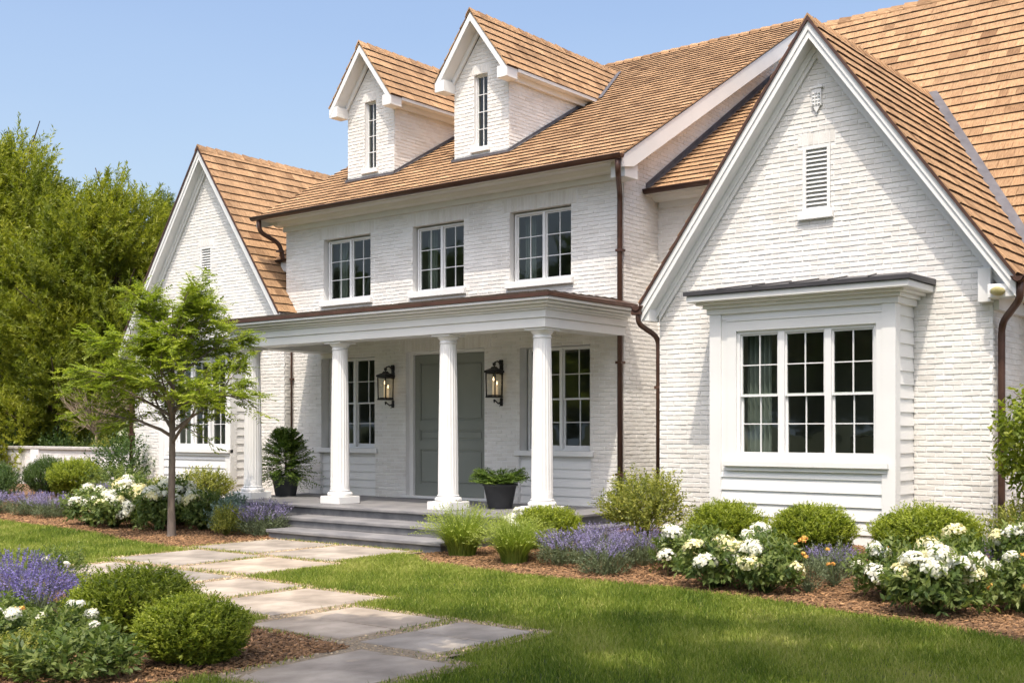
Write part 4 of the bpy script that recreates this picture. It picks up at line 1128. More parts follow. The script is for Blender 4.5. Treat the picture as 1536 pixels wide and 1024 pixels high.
for cx in (-17.12, -14.80, -12.32, -10.46):
    e = None
    mb = MB()
    zb, zt = .70, 3.085; n = 16; prof = []
    for k in range(n + 1):
        f = k / n; prof.append((.163 - .032 * f ** 1.5, zb + (zt - zb) * f))
    mb.lathe(prof, 100, (cx, 13.82), 0, lambda z: .75 < z < 3.04)
    c_ = hp(mb, 'porch_column', 'column')
    mb = MB(); mb.lathe([(.166, .705), (.176, .70), (.178, .688), (.170, .682), (.168, .675), (.19, .668), (.210, .652), (.217, .632), (.210, .612), (.195, .598)], 48, (cx, 13.82)); mb.box(cx - .235, cx + .235, 13.585, 14.055, .471, .598, bev=.006)
    hp(mb, 'base', 'column', c_)
    mb = MB(); mb.lathe([(.131, 3.08), (.142, 3.085), (.143, 3.10), (.132, 3.106), (.132, 3.135), (.15, 3.15), (.172, 3.175), (.178, 3.19)], 48, (cx, 13.82)); mb.box(cx - .19, cx + .19, 13.63, 14.01, 3.19, 3.222, bev=.004); hp(mb, 'capital', 'column', c_)

# --- wall lanterns -----------------------------------------------------
def lantern(x, y, z, label):
    e = empty('wall_lantern', (x, y, z))
    mb = MB()
    # back plate and arm
    mb.box(-.04, .04, .0, .02, .10, .34, bev=.006); mb.box(-.03, .03, .0, .02, -.44, -.30, bev=.006); mb.tube([(0, .009, .12), (0, .009, -.32)], .008, 6); mb.tube([(0, .02, .27), (0, -.10, .33), (0, -.17, .31), (0, -.19, .235)], .014, 8); mb.tube([(0, -.19, .25), (0, -.19, .30)], .03, 8); mb.box(-.035, .035, -.02, .02, .27, .36, bev=.01)
    mb.tube([(0, .01, -.36), (0, -.08, -.40), (0, -.19, -.335)], .012, 8); mb.tube([(0, -.19, -.33), (0, -.19, -.39)], [.02, .008], 8); mb.tube([(.0, -.05, -.39), (.03, -.05, -.43), (.0, -.05, -.45)], .008, 6)
    hp2 = mb.build('bracket', 'black', e)
    mb = MB(); w_, w2 = .102, .096; zt, zb = .13, -.27
    # roof
    for a, b, z0, z1 in ((.128, .122, .13, .165), (.12, .06, .165, .20), (.05, .03, .20, .235)):
        V = [(s * a, -.19 + t * a, z0) for s, t in ((-1, -1), (1, -1), (1, 1), (-1, 1))] + [(s * b, -.19 + t * b, z1) for s, t in ((-1, -1), (1, -1), (1, 1), (-1, 1))]
        mb.poly(V, [(3, 2, 1, 0), (4, 5, 6, 7), (0, 1, 5, 4), (1, 2, 6, 5), (2, 3, 7, 6), (3, 0, 4, 7)])
    mb.box(-w2 - .012, w2 + .012, -.19 - w2 - .012, -.19 + w2 + .012, zb - .03, zb, bev=.005)
    for s in (-1, 1):
        for t in (-1, 1): mb.tube([(s * w2, -.19 + t * w2, zb), (s * w_, -.19 + t * w_, zt)], .012, 6)
    for s in (-1, 1):
        mb.tube([(s * w2, -.19 - w2, zb + .01), (s * w2, -.19 + w2, zb + .01)], .008, 6); mb.tube([(-w2, -.19 + s * w2, zb + .01), (w2, -.19 + s * w2, zb + .01)], .008, 6)
        mb.tube([(-w_, -.19 + s * w_, zt - .012), (w_, -.19 + s * w_, zt - .012)], .010, 6); mb.tube([(s * w_, -.19 - w_, zt - .012), (s * w_, -.19 + w_, zt - .012)], .010, 6)
    cg = mb.build('cage', 'black', e)
    mb = MB()
    q = lambda s, t, ww, zz: (s * (ww - .008), -.19 + t * (ww - .008), zz)
    for (s0, t0), (s1, t1) in (((-1, -1), (1, -1)), ((1, -1), (1, 1)), ((1, 1), (-1, 1)), ((-1, 1), (-1, -1))):
        mb.face([q(s0, t0, w2, zb + .012), q(s1, t1, w2, zb + .012), q(s1, t1, w_, zt - .014), q(s0, t0, w_, zt - .014)])
    mb.build('pane', 'lampglass', cg)
    for dx, h in ((-.034, .22), (.036, .19), (0, .26)):
        mb = MB(); yy = -.19 + (.03 if dx else -.02)
        mb.tube([(dx, yy, zb), (dx, yy, zb + h)], .021, 10, 0); mb.tube([(dx, yy, zb + h), (dx, yy, zb + h + .028), (dx, yy, zb + h + .07)], [.008, .016, .003], 8, 1); mb.build('candle', ['candle', 'flame'], e)
    return tag(e, label, 'lantern', 'black wall lanterns on the porch')
lantern(-15.42, YF - .016, 2.58, 'black iron wall lantern between the left porch window and the door')
lantern(-12.80, YF - .016, 2.58, 'black iron wall lantern between the door and the right porch window')
# floodlight under the right eave
e = empty('floodlight', (-4.08, 14.02, 3.25))
mb = MB(); mb.tube([(0, 0, .0), (0, -.03, -.03)], .03, 10); mb.lathe([(.03, .0), (.075, -.02), (.10, -.075), (.10, -.085)], 20); mb.build('housing', 'trim', e)
mb = MB(); mb.lathe([(.092, -.084), (.085, -.10), (.05, -.118), (.01, -.125)], 20); mb.build('lens', 'floodglass', e)
tag(e, 'small floodlight with yellowed lens under the eave beside the right gable', 'floodlight')
e.rotation_euler = (R(-66), 0, 0); e.scale = (.9, .62, .62); e.location = (-4.03, 14.05, 3.34)

# --- garden wall -----------------------------------------------------
gw = empty('garden_wall', (-30, 16.3, 0)); tag(gw, 'low white brick garden wall with flat coping running off behind the shrubs', 'wall')
mb = MB(); brick_wall(mb, lambda a, z, d: (a + 30, -.1 - d, z), [(-46, 0), (-23.5, 0), (-23.5, 1.22), (-46, 1.22)], z_from=.15); mb.box(-16, 6.5, -.099, .12, 0, 1.219, 1); mb.build('wall', ['brick', 'mortar'], gw)
mb = MB(); mb.box(-16.05, 6.5, -.16, .17, 1.222, 1.30, bev=.012); mb.build('coping', 'concrete', gw)
mb = MB(); mb.box(.9, 1.3, -.155, -.101, 0, 1.22, bev=.01); mb.build('pier', 'mortar', gw)

# ---------------------------------------------------------------- potted plants on the porch
def pot(x, y, label, fern):
    e = empty('potted_plant', (x, y, .47))
    mb = MB()
    mb.lathe([(.185, 0), (.195, .015), (.262, .355), (.285, .36), (.288, .395), (.262, .395), (.255, .36), (.25, .33)], 40)
    mb.build('pot', 'pot', e)
    mb = MB(); mb.lathe([(.25, .325), (.2, .345), (.05, .35)], 20); mb.build('soil', 'soil', e)
    g = np.random.default_rng(int(abs(x) * 10))
    if fern:   # a small feathery conifer-like plant, wider at the base
        n = 470; z = g.random(n) ** 1.15; a = g.uniform(0, 6.28, n); r = .02 + .12 * (1 - z) * g.random(n)
        P = np.stack([r * np.cos(a), r * np.sin(a), .42 + z * .72], 1)
        A = np.stack([np.cos(a), np.sin(a), -.15 + z * 1.1 - .15 * (z < .18) + g.normal(size=n) * .2], 1)
        ln = .16 + .46 * (1 - z) ** .9 * g.uniform(.5, 1.1, n)
        V, F, t = sprays(P + nrm(A) * .05, A, ln, 24, .066, .021, g, .6, flat=np.tile([0., 0, 1], (n, 1)) + g.normal(size=(n, 3)) * .25)
        V2, F2 = tubes_np([(np.array([[0, 0, .3], [.01, 0, .7], [0, .01, 1.12]]), [.018, .012, .004])], 6)
        V, F, t, mi = joinq([(V, F, t, 0), (V2, F2, .3, 1)])
    else:      # low arching fronds
        n = 150; a = g.uniform(0, 6.28, n); up = g.uniform(.25, 1.1, n)
        P = np.stack([.10 * np.cos(a), .10 * np.sin(a), np.full(n, .36)], 1); out = np.stack([np.cos(a), np.sin(a), np.zeros(n)], 1)
        Ps = []; As = []
        for k in range(5):
            f = k / 5; Ps.append(P + out * (.36 * f * (1.25 - up * .5))[:, None] + np.array([0, 0, 1.]) * (up * .42 * (f - .45 * f * f))[:, None])
            As.append(out * (.36 * (1.25 - up * .5))[:, None] + np.array([0, 0, 1.]) * (up * .42 * (1 - .9 * f))[:, None])
        P = np.concatenate(Ps); A = np.concatenate(As)
        V, F, t = sprays(P, A, .10, 8, .055, .016, g, .62, flat=np.tile([0., 0, 1], (len(P), 1)) + g.normal(size=(len(P), 3)) * .3, tint=np.tile(g.random(n), 5))
        mi = np.zeros(len(F), int)
    link('foliage', npmesh('potted_foliage', V, F, t, ['frond', 'bark_dark'], mi), e)
    return tag(e, label, 'potted plant', 'charcoal planters on the porch')
pot(-17.30, 14.75, 'charcoal planter with a tall feathery evergreen at the left end of the porch', True)
pot(-11.86, 14.55, 'charcoal planter with low arching fronds just right of the front door', False)

# ---------------------------------------------------------------- trees
def limb_path(p, d, ln, r0, r1, g, wob=.12, k=6, grav=.0):
    pts = [np.array(p, float)]; d = np.array(d, float); d /= np.linalg.norm(d)
    for i in range(k):
        d = d + g.normal(size=3) * wob + np.array([0, 0, grav]); d /= np.linalg.norm(d)
        pts.append(pts[-1] + d * ln / k)
    return np.array(pts), np.linspace(r0, r1, k + 1)
def young_tree(x, y):
    g = np.random.default_rng(5)
    e = empty('young_tree', (x, y, gzf(x, y)))
    paths = []
    tr = np.array([[0, 0, -.05], [.0, 0, .05], [-.01, 0, .5], [.0, .01, 1.2], [.02, .0, 1.8], [.0, .02, 2.5], [.03, 0, 3.1], [.0, .02, 3.7]])
    paths.append((tr, [.11, .072, .056, .052, .047, .034, .022, .008]))
    SP = []; SA = []; SL = []
    n1 = 30
    for i in range(n1):
        f = i / (n1 - 1); z = 1.5 + f * 1.8
        a = i * 2.4 + g.normal() * .3
        upw = .75 + .65 * f; ln = (1.62 - .75 * f) * g.uniform(.85, 1.08)
        p0 = np.array([0, 0, z]); d = np.array([math.cos(a), math.sin(a), upw * .8])
        pts, rad = limb_path(p0, d, ln, .026 * (1.25 - f * .6), .005, g, .10, 7, -.035)
        paths.append((pts, rad))
        for q in range(13):
            s = g.uniform(.25, 1.05); idx = min(6, int(s * 7)); pp = pts[idx] + (pts[idx + 1] - pts[idx]) * (min(1, s * 7 - idx))
            dd = nrm(pts[idx + 1] - pts[idx]) + perp((pts[idx + 1] - pts[idx])[None], g)[0] * .9
            dd[2] = dd[2] * .6 + .08
            t2, r2 = limb_path(pp, dd, ln * g.uniform(.22, .42), .008, .002, g, .12, 4, -.02)
            paths.append((t2, r2))
            for k in range(9):
                j = g.integers(1, 5); SP.append(t2[j] + g.normal(size=3) * .03); v = nrm(t2[j] - t2[j - 1]) + g.normal(size=3) * .5; v[2] = v[2] * .5 - .05; SA.append(v); SL.append(g.uniform(.16, .28))
    V, F = tubes_np(paths[:1], 12); V2, F2 = tubes_np(paths[1:], 5)
    Va, Fa, ta, ma = joinq([(V, F, .5, 0), (V2, F2, .5, 0)])
    tk = link('trunk', npmesh('trunk', Va, Fa, ta, ['bark'], ma, True), e)
    P = np.array(SP); A = np.array(SA); n = len(P)
    fl = np.tile([0., 0, 1], (n, 1)) + g.normal(size=(n, 3)) * .3
    V, F, t = sprays(P, A, np.array(SL), 15, .066, .026, g, .68, flat=fl)
    link('crown', npmesh('crown', V, F, t, ['lf_ash']), e)
    return tag(e, 'slender young tree with airy bright green crown in the mulch bed before the left gable', 'tree')
young_tree(-16.06, 11.32)

def plume_tree_mesh(seed, H, Rr, mat, n=2600, z0=.08, lobes=11, nl=28, L=.135, W=.034, ln=(.35, .7), upb=.5, bark='bark_dark', thin=False):
    """tall feathery tree: trunk and limbs end in lobes, each lobe filled with upward plumes"""
    g = np.random.default_rng(seed)
    paths = [(np.array([[0, 0, -.1], [.1, 0, H * .25], [-.1, .1, H * .55], [0, 0, H * .9]]), [.24 * Rr / 3.5, .19 * Rr / 3.5, .12 * Rr / 3.5, .03])]
    LC = []; LR = []
    for i in range(lobes):
        f = (i + .5) / lobes; z = H * (z0 + .10 + (.82 - z0) * f); a = i * 2.4 + g.normal() * .4
        prof = Rr * (1 - f ** 2.2) ** .75 * (.55 + .45 * min(1, f * 5)) if not thin else Rr * (1 - f)
        rr = prof * g.uniform(.45, .62); c_ = np.array([math.cos(a) * rr, math.sin(a) * rr, z])
        LC.append(c_); LR.append(np.array([1, 1, 1.25]) * max(.45, prof * g.uniform(.36, .50)))
        for q in range(3):
            p0 = np.array([0, 0, z * g.uniform(.5, .75)]); d = c_ + g.normal(size=3) * .3 * Rr * .4 - p0
            paths.append(limb_path(p0, d, np.linalg.norm(d) * 1.15, .075, .012, g, .10, 7, .02))
    LC.append(np.array([0, 0, H * (.86 if thin else .80)])); LR.append((np.array([.22, .22, .5]) if thin else np.array([.48, .48, .42])) * Rr)
    Ps = []; As = []; Ts = []
    for c_, r_ in zip(LC, LR):
        k = max(20, int(n * (r_[0] ** 2) / sum(q[0] ** 2 for q in LR)))
        p, d = ell_points(k, r_, g, .5, -.8, .22)
        Ps.append(p + c_); Ts.append(np.clip(g.random(k)[:len(p)] * .55 + g.uniform(0, .45), 0, 1)); cc = c_.copy(); cc[2] = 0
        As.append(d * .62 + nrm(cc[None] + 1e-6) * .3 + np.array([0, 0, upb]) + g.normal(size=p.shape) * .28)
    P = np.concatenate(Ps); A = np.concatenate(As)
    P[:, 2] = np.maximum(P[:, 2], H * z0 + .05)
    V, F, t = sprays(P - nrm(A) * .25, A, g.uniform(*ln, len(P)), nl, L, W, g, .48, tint=np.concatenate(Ts))
    Vt, Ft = tubes_np(paths, 6)
    return npmesh('trunk', Vt, Ft, np.full(len(Ft), .5), [bark], None, True), npmesh('crown', V, F, t, [mat])
TM = {'big': plume_tree_mesh(1, 9.9, 4.2, 'lf_pine', 7000, .20, 14), 'mid': plume_tree_mesh(2, 8.1, 3.5, 'lf_pine', 5600, .22, 13), 'low': plume_tree_mesh(3, 6.0, 3.0, 'lf_pine', 4200, .04, 9),
      'dark': plume_tree_mesh(4, 7.5, 3.4, 'lf_pine2', 3600, .03, 10), 'thin': plume_tree_mesh(5, 11.2, 1.5, 'lf_pine2', 1500, .1, 12, 20, .13, .026, (.3, .6), .7, 'bark_dark', True)}
def tree(key, x, y, label, name='feathery_tree', s=1., rz=0., sz=None, grp='trees beyond the garden wall', cat='tree'):
    e = empty(name, (x, y, gzf(x, y)), rz); e.scale = (s, s, sz or s)
    link('trunk', TM[key][0], e); link('crown', TM[key][1], e)
    return tag(e, label, cat, grp)
tree('big', -34.6, 18.2, 'tallest olive green feathery tree at the left edge beyond the garden wall', 'feathery_tree', 1.08)
tree('mid', -30.4, 19.4, 'broad olive feathery tree standing between the tallest tree and the left gable', 'feathery_tree', 1.07, 1.0)
tree('low', -30.3, 17.6, 'low yellow-green feathery tree bulging over the garden wall at the left edge', 'feathery_tree', .86, 2.0)
tree('dark', -27.8, 22.2, 'dark bushy tree filling the gap under the taller crowns by the left gable', 'dark_tree', .92, .4)
tree('dark', -35.5, 23.5, 'dark bushy tree behind the tallest olive tree at the left edge', 'dark_tree', 1.05, 2.2)
tree('dark', -31.0, 22.4, 'dark bushy tree deep in shade behind the bare round-headed tree', 'dark_tree', .85, 4.2)
tree('thin', -38.6, 26.8, 'slim dark pointed tree rising far behind the broad olive tree', 'pointed_tree', 1.0, 0)
tree('thin', -37.0, 27.4, 'slim dark pointed tree half hidden by the left gable rake', 'pointed_tree', .97, 1.3)
tree('mid', -24.8, 25.0, 'olive feathery tree just behind the left gable roof edge', 'feathery_tree', .72, 3.1)
tree('mid', -41.5, 17.0, 'olive feathery tree beyond the tallest one, outermost of the row', 'feathery_tree', 1.05, 5.0)
# bare round-headed little tree
g = np.random.default_rng(77)
e = empty('bare_tree', (-27.7, 17.2, gzf(-27.7, 17.2)))
paths = []
for i in range(46):
    a = i * 2.4; s = g.uniform(.35, 1.0)
    d = np.array([math.cos(a) * s, math.sin(a) * s, 1.25 - s * .55])
    pts, rad = limb_path([0, 0, 1.35 + g.uniform(-.1, .2)], d, g.uniform(1.0, 1.5), .016, .003, g, .06, 6, -.02); paths.append((pts, rad))
    for q in range(4):
        j = g.integers(2, 6); dd = nrm(pts[j] - pts[j - 1]) + g.normal(size=3) * .5
        paths.append(limb_path(pts[j], dd, g.uniform(.3, .6), .007, .002, g, .1, 4))
V, F = tubes_np([(np.array([[0, 0, -.05], [.01, 0, .7], [0, 0, 1.5]]), [.055, .042, .035])], 8)
link('trunk', npmesh('trunk', V, F, np.full(len(F), .5), ['twig'], None, True), e)
V, F = tubes_np(paths, 4); link('crown', npmesh('crown', V, F, np.full(len(F), .5), ['twig'], None, True), e)
tag(e, 'small leafless round-headed tree with pale twigs behind the garden wall', 'tree')
# hedge and shrubs along the far side of the wall
def shrub(key, x, y, sx, sz, label, name='shrub', cat='shrub', group='shrubs along the garden wall'): return plant(name, key, x, y, sx, sz, label, cat, group)
shrub('loose0', -29.2, 17.2, 1.5, 1.7, 'loose dark shrub behind the garden wall left of the bare tree')
shrub('loose1', -28.6, 17.5, 1.5, 1.7, 'mid green shrub behind the garden wall at the foot of the bare tree', 'shrub')
shrub('dbox1', -31.4, 17.3, 2.4, 2.0, 'wide dark evergreen shrub behind the garden wall near the left edge')
shrub('dbox0', -34.4, 17.3, 2.6, 2.1, 'dark evergreen shrub behind the garden wall, outermost at the left edge')
flowering('flowering_shrub', 'loose1', -25.9, 17.4, 1.6, 2.0, 14, 'white flowering shrub behind the garden wall beside the left gable', 'shrub', 'shrubs along the garden wall', (1.2, 1.9), ('flw0', 'flw1'), .85, 3)
shrub('dbox0', -24.6, 17.6, 1.6, 1.9, 'dark shrub behind the garden wall tight against the left gable corner')
shrub('lime0', -26.8, 16.9, .8, 1.35, 'small yellow-green shrub peeping over the coping of the garden wall')

# ---------------------------------------------------------------- bed in front of the right gable
B = 'clipped boxwoods under the bay window'
plant('boxwood', 'box0', -6.93, 12.92, .89, .70, 'round clipped boxwood under the left end of the bay window', 'boxwood', B)
plant('boxwood', 'box1', -5.79, 12.88, .92, .72, 'round clipped boxwood under the middle of the bay window', 'boxwood', B)
plant('boxwood', 'box2', -4.50, 13.0, 1.13, .72, 'widest clipped boxwood beside the corner of the right gable', 'boxwood', B, rz=R(YAW), sy=.95)
plant('boxwood', 'box1', -9.72, 12.98, .90, .66, 'low dark boxwood before the rightmost porch column', 'boxwood', None, 2.0)
plant('grass_clump', 'grass0', -10.46, 12.02, 1.35, 1.22, 'lime ornamental grass clump touching the porch steps', 'ornamental grass', 'ornamental grass clumps')
plant('grass_clump', 'grass1', -9.32, 11.72, 1.22, 1.10, 'lime ornamental grass clump between the steps clump and the lavender', 'ornamental grass', 'ornamental grass clumps')
flowering('white_flower_plant', 'lime1', -10.12, 12.75, .6, .62, 9, 'small cream flowering plant peeping out behind the two ornamental grasses', 'flowering plant', None, (.6, .8), ('flc0', 'flw0'), .9, 1)
LV = 'lavender clumps in the right bed'
plant('lavender', 'lav0', -8.62, 11.85, .92, .86, 'lavender clump next to the ornamental grass in the right bed', 'lavender', LV)
plant('lavender', 'lav1', -7.80, 11.52, .92, .98, 'lavender clump next to the first white peonies in the right bed', 'lavender', LV)
plant('lavender', 'lav2', -7.66, 12.15, .85, .86, 'lavender clump behind the white peonies, below the yellow-green shrub', 'lavender', LV)
plant('lavender', 'lav1', -8.42, 12.38, .85, .80, 'lavender clump at the back of the group, in front of the yellow-green shrub', 'lavender', LV)
plant('lime_shrub', 'lime0', -8.35, 13.25, 1.12, .98, 'loose yellow-green shrub at the left corner of the right gable', 'shrub', None)
PG = 'white flowering plants in the right bed'
flowering('white_flower_plant', 'peo0', -6.98, 11.95, .72, .85, 8, 'white flowering plant between the lavender and the first boxwood', 'flowering plant', PG, (.9, 1.2), seed=1)
flowering('white_flower_plant', 'peo1', -6.20, 11.28, .95, .95, 8, 'full white flowering plant left of its twin, in front of the left boxwood', 'flowering plant', PG, (.95, 1.3), seed=2)
flowering('white_flower_plant', 'peo2', -5.58, 11.25, .85, .92, 7, 'full white flowering plant right of its twin, beside the thin orange flowers', 'flowering plant', PG, (.95, 1.3), seed=3)
flowering('white_flower_plant', 'peo0', -5.95, 11.95, .6, .92, 4, 'white flowering plant at the back, between the twin plants and the left boxwood', 'flowering plant', PG, (.9, 1.2), seed=9)
flowering('orange_flower_plant', 'thin0', -5.22, 11.55, .62, .78, 9, 'thin wispy plant with orange flowers in the open mulch', 'flowering plant', None, (.5, .75), ('flo0',), .8, 4)
plant('lavender', 'lav2', -5.32, 12.38, .85, .62, 'sparse low lavender in the mulch below the middle boxwood', 'lavender', None)
plant('thin_plant', 'thin0', -5.12, 11.95, .75, .75, 'sparse grey-green plant in the mulch left of the last white flowers', 'plant', None)
flowering('white_flower_plant', 'peo1', -4.36, 11.55, .78, .92, 8, 'white flowering plant at the left of the last group, tinged with orange', 'flowering plant', PG, (.95, 1.25), ('flw0', 'flw1', 'flo0'), seed=5)
flowering('white_flower_plant', 'peo2', -3.72, 10.90, .98, .98, 9, 'largest and nearest white flowering plant in the right bed', 'flowering plant', PG, (1.0, 1.35), seed=6)
flowering('white_flower_plant', 'peo0', -3.80, 11.75, .75, 1.08, 6, 'tall white flowering plant behind the nearest one, before the widest boxwood', 'flowering plant', PG, (1.0, 1.3), seed=7)
flowering('orange_flower_plant', 'peo1', -3.08, 11.45, .72, .82, 12, 'leafy plant with orange and pink flowers at the right edge', 'flowering plant', None, (.55, .85), ('flo0', 'flo0', 'flw0'), .7, 8)
flowering('white_flower_plant', 'peo2', -3.25, 12.05, .75, 1.12, 7, 'white flowering plant at the right edge behind the orange flowers', 'flowering plant', PG, (.9, 1.2), seed=12)
plant('lavender', 'salv1', -3.55, 12.1, .6, .85, 'few dark lavender stems among the last white flowers', 'lavender', None)
plant('lime_shrub', 'lime1', -3.62, 13.7, .8, .88, 'yellow-green shrub at the right edge beside the downspout', 'shrub', None)
# little broadleaf tree at the right edge
g = np.random.default_rng(31)
e = empty('broadleaf_tree', (-3.47, 13.75, gzf(-3.47, 13.75)))
V, F = tubes_np([(np.array([[0, 0, -.05], [.02, 0, .6], [0, .02, 1.3], [0, 0, 2.0]]), [.035, .03, .024, .01])] + [limb_path([0, 0, .8 + .1 * i], [math.cos(i * 2.4), math.sin(i * 2.4), .7], .5, .014, .004, g, .1, 5) for i in range(9)], 6)
link('trunk', npmesh('trunk', V, F, np.full(len(F), .5), ['bark'], None, True), e)
P, d = ell_points(760, (.46, .46, .56), g, .4, -1, .15); P[:, 2] += 1.32
V, F, t = sprays(P, d * .7 + np.array([0, 0, .3]) + g.normal(size=P.shape) * .4, .14, 6, .075, .042, g, .65)
link('crown', npmesh('crown', V, F, t, ['lf_box']), e)
tag(e, 'small glossy broadleaf tree at the right edge beside the right gable wall', 'tree')

# ---------------------------------------------------------------- bed on the left
BL = 'rounded shrubs below the garden wall'
plant('boxwood', 'dbox0', -26.0, 13.4, 1.05, .95, 'dark shrub at the left edge below the garden wall', 'shrub', BL)
plant('flowering_bush', 'loose0', -24.9, 13.2, .85, .85, 'loose variegated shrub second from the left edge below the garden wall', 'shrub', BL)
plant('boxwood', 'dbox1', -24.35, 13.9, .92, .95, 'rounded dark boxwood between the variegated shrub and the brighter boxwood', 'boxwood', BL)
plant('boxwood', 'box0', -23.35, 14.0, 1.08, .92, 'rounded bright boxwood below the garden wall near the left gable', 'boxwood', BL)
plant('loose_shrub', 'loose1', -21.6, 13.9, 1.3, .86, 'wide loose green shrub in front of the left gable corner', 'shrub', BL)
plant('loose_shrub', 'loose0', -23.4, 15.2, 1.5, 1.55, 'tall loose shrub against the garden wall beside the left downspout', 'shrub', BL)
plant('loose_shrub', 'lime1', -20.3, 14.1, .8, .62, 'low bronze-green shrub under the left bay window', 'shrub', BL)
plant('lime_shrub', 'lime0', -18.75, 14.0, 1.05, .78, 'yellow-green shrub between the left bay window and the first porch column', 'shrub', BL)
plant('boxwood', 'box2', -18.1, 13.2, .95, .5, 'low bright boxwood at the foot of the first porch column', 'boxwood', None)
FL = 'lavender drift along the left lawn'
for i, (x, y, k, s, lab) in enumerate([(-23.2, 12.0, 'lav0', 1.15, 'far lavender clump at the left edge of the lawn border'), (-22.1, 12.25, 'lav1', 1.15, 'far lavender clump second from the left edge'),
                          (-21.1, 12.2, 'lav2', 1.1, 'far lavender clump before the bright rounded boxwood'), (-20.1, 12.6, 'lav0', 1.0, 'far lavender clump just left of the white hydrangeas'), (-20.9, 13.3, 'lav1', 1., 'pale lavender behind the white hydrangeas at the left')]):
    plant('lavender', k, x, y, s, .92, lab, 'lavender', FL)
HG = 'white hydrangeas in the left bed'
for i, (x, y, s, n, lab) in enumerate([(-19.15, 11.75, 1.02, 11, 'white hydrangea at the left end of the front row'), (-18.2, 11.65, 1.05, 11, 'white hydrangea in the front row second from the left, with one low bloom'),
                               (-17.15, 11.85, .98, 10, 'white hydrangea in the front row just left of the young tree trunk'), (-18.9, 12.5, .98, 10, 'white hydrangea at the back of the bed, behind the left end'),
                               (-17.7, 12.55, 1.0, 10, 'white hydrangea at the back of the bed, behind the young tree'), (-16.55, 12.3, .85, 6, 'smaller white hydrangea right of the young tree trunk')]):
    flowering('hydrangea', 'peo%d' % (i % 3), x, y, s, 1.06 + .2 * (i in (3, 4)), n, lab, 'hydrangea', HG, (1.0, 1.5), ('flw0', 'flw1', 'flc0'), .62, 20 + i)
plant('blue_plant', 'blue0', -15.95, 12.35, .85, .95, 'dusty blue-green plant between the hydrangeas and the lime plant', 'plant', None)
plant('blue_plant', 'blue0', -16.35, 12.75, .85, 1.05, 'dusty blue-green plant at the back beside the first porch column', 'plant', None)
plant('lime_plant', 'lime1', -15.45, 11.95, .55, .66, 'small lime green plant left of the lavender by the steps', 'plant', None)
plant('lavender', 'lav2', -15.05, 12.35, 1.2, 1.12, 'large lavender clump beside the left end of the porch steps', 'lavender', None)

# ---------------------------------------------------------------- bed in the foreground
plant('boxwood', 'box1', -8.48, 5.62, .98, .67, 'larger foreground boxwood, farther from the viewer', 'boxwood', 'boxwoods in the foreground bed', sy=.98)
plant('boxwood', 'box2', -7.22, 5.28, .78, .57, 'smaller foreground boxwood next to the blue-grey slabs', 'boxwood', 'boxwoods in the foreground bed')
FG = 'tall lavender at the lower left'
plant('lavender', 'salv0', -9.55, 5.30, .88, .76, 'tall violet lavender clump at the left edge in the foreground', 'lavender', FG)
plant('lavender', 'salv1', -9.55, 5.85, .75, .70, 'violet lavender clump behind the larger foreground boxwood', 'lavender', FG)
plant('lavender', 'salv0', -10.3, 5.55, .90, .84, 'violet lavender clump farthest back at the left edge in the foreground', 'lavender', FG, 2.2)
FP = 'leafy plants in the foreground'
flowering('white_flower_plant', 'green0', -8.40, 4.93, .62, .56, 9, 'leafy plant with white flowers between the tall lavender and the smaller boxwood', 'flowering plant', FP, (.35, .6), ('flw0', 'flw1'), .72, 41)
plant('leafy_plant', 'green0', -7.30, 4.38, .85, .60, 'broad leafy green plant at the bottom edge before the smaller boxwood', 'plant', FP, 1.0)
plant('leafy_plant', 'lime0', -7.75, 4.25, .62, .36, 'yellow-green leafy plant at the bottom edge, left of the broad leafy one', 'plant', FP)
flowering('white_flower_plant', 'peo1', -8.35, 4.40, .70, .60, 6, 'leafy plant with few white blooms in the lower left corner', 'flowering plant', FP, (.35, .6), ('flw0', 'flo0'), .75, 44)
plant('leafy_plant', 'peo0', -9.05, 4.75, .70, .62, 'dark leafy plant at the left edge below the tall lavender', 'plant', FP)
flowering('white_flower_plant', 'loose1', -11.6, 6.75, .62, .55, 5, 'low plant with tiny white flowers behind the larger foreground boxwood', 'flowering plant', FP, (.3, .45), ('flw0',), .85, 46)

# ---------------------------------------------------------------- shade trees standing behind the viewer
def shade_tree(x, y, spots, label):
    """wide spreading tree: trunk, limbs reaching to leafy lobes (x, y, z, r)"""
    g = np.random.default_rng(9)
    e = empty('shade_tree', (x, y, 0)); o = np.array([x, y, 0.])
    paths = [(np.array([[0, 0, -.1], [.08, 0, 1.6], [0, .1, 3.4], [0, 0, 5.4]]), [.42, .32, .28, .2])]
    Ps = []; As = []
    for (a, b, c, r) in spots:
        q = np.array([a, b, c]) - o; s0 = np.array([0, 0, g.uniform(3.6, 5.2)])
        mid = s0 * .55 + q * .45 + np.array([0, 0, .9])
        paths.append((np.array([s0, s0 * .8 + mid * .2 + np.array([0, 0, .3]), mid, mid * .4 + q * .6, q]), [.12, .10, .07, .045, .015]))
        n = int(950 * r * r)
        p, d = ell_points(n, np.array([1, 1, .6]) * r, g, .15, -1, .3)
        Ps.append(p + q); As.append(d + g.normal(size=p.shape) * .6)
        for k in range(5): paths.append(limb_path(q - np.array([0, 0, .2]), g.normal(size=3) + np.array([0, 0, .3]), r * .8, .02, .005, g, .1, 4))
    P = np.concatenate(Ps); A = np.concatenate(As)
    V, F, t = sprays(P, A, .42, 9, .15, .09, g, .6)
    Vt, Ft = tubes_np(paths, 8)
    link('trunk', npmesh('trunk', Vt, Ft, np.full(len(Ft), .5), ['bark_dark'], None, True), e)
    link('crown', npmesh('crown', V, F, t, ['lf_maple']), e)
    return tag(e, label, 'tree')
sg_ = random.Random(12); SP_ = []
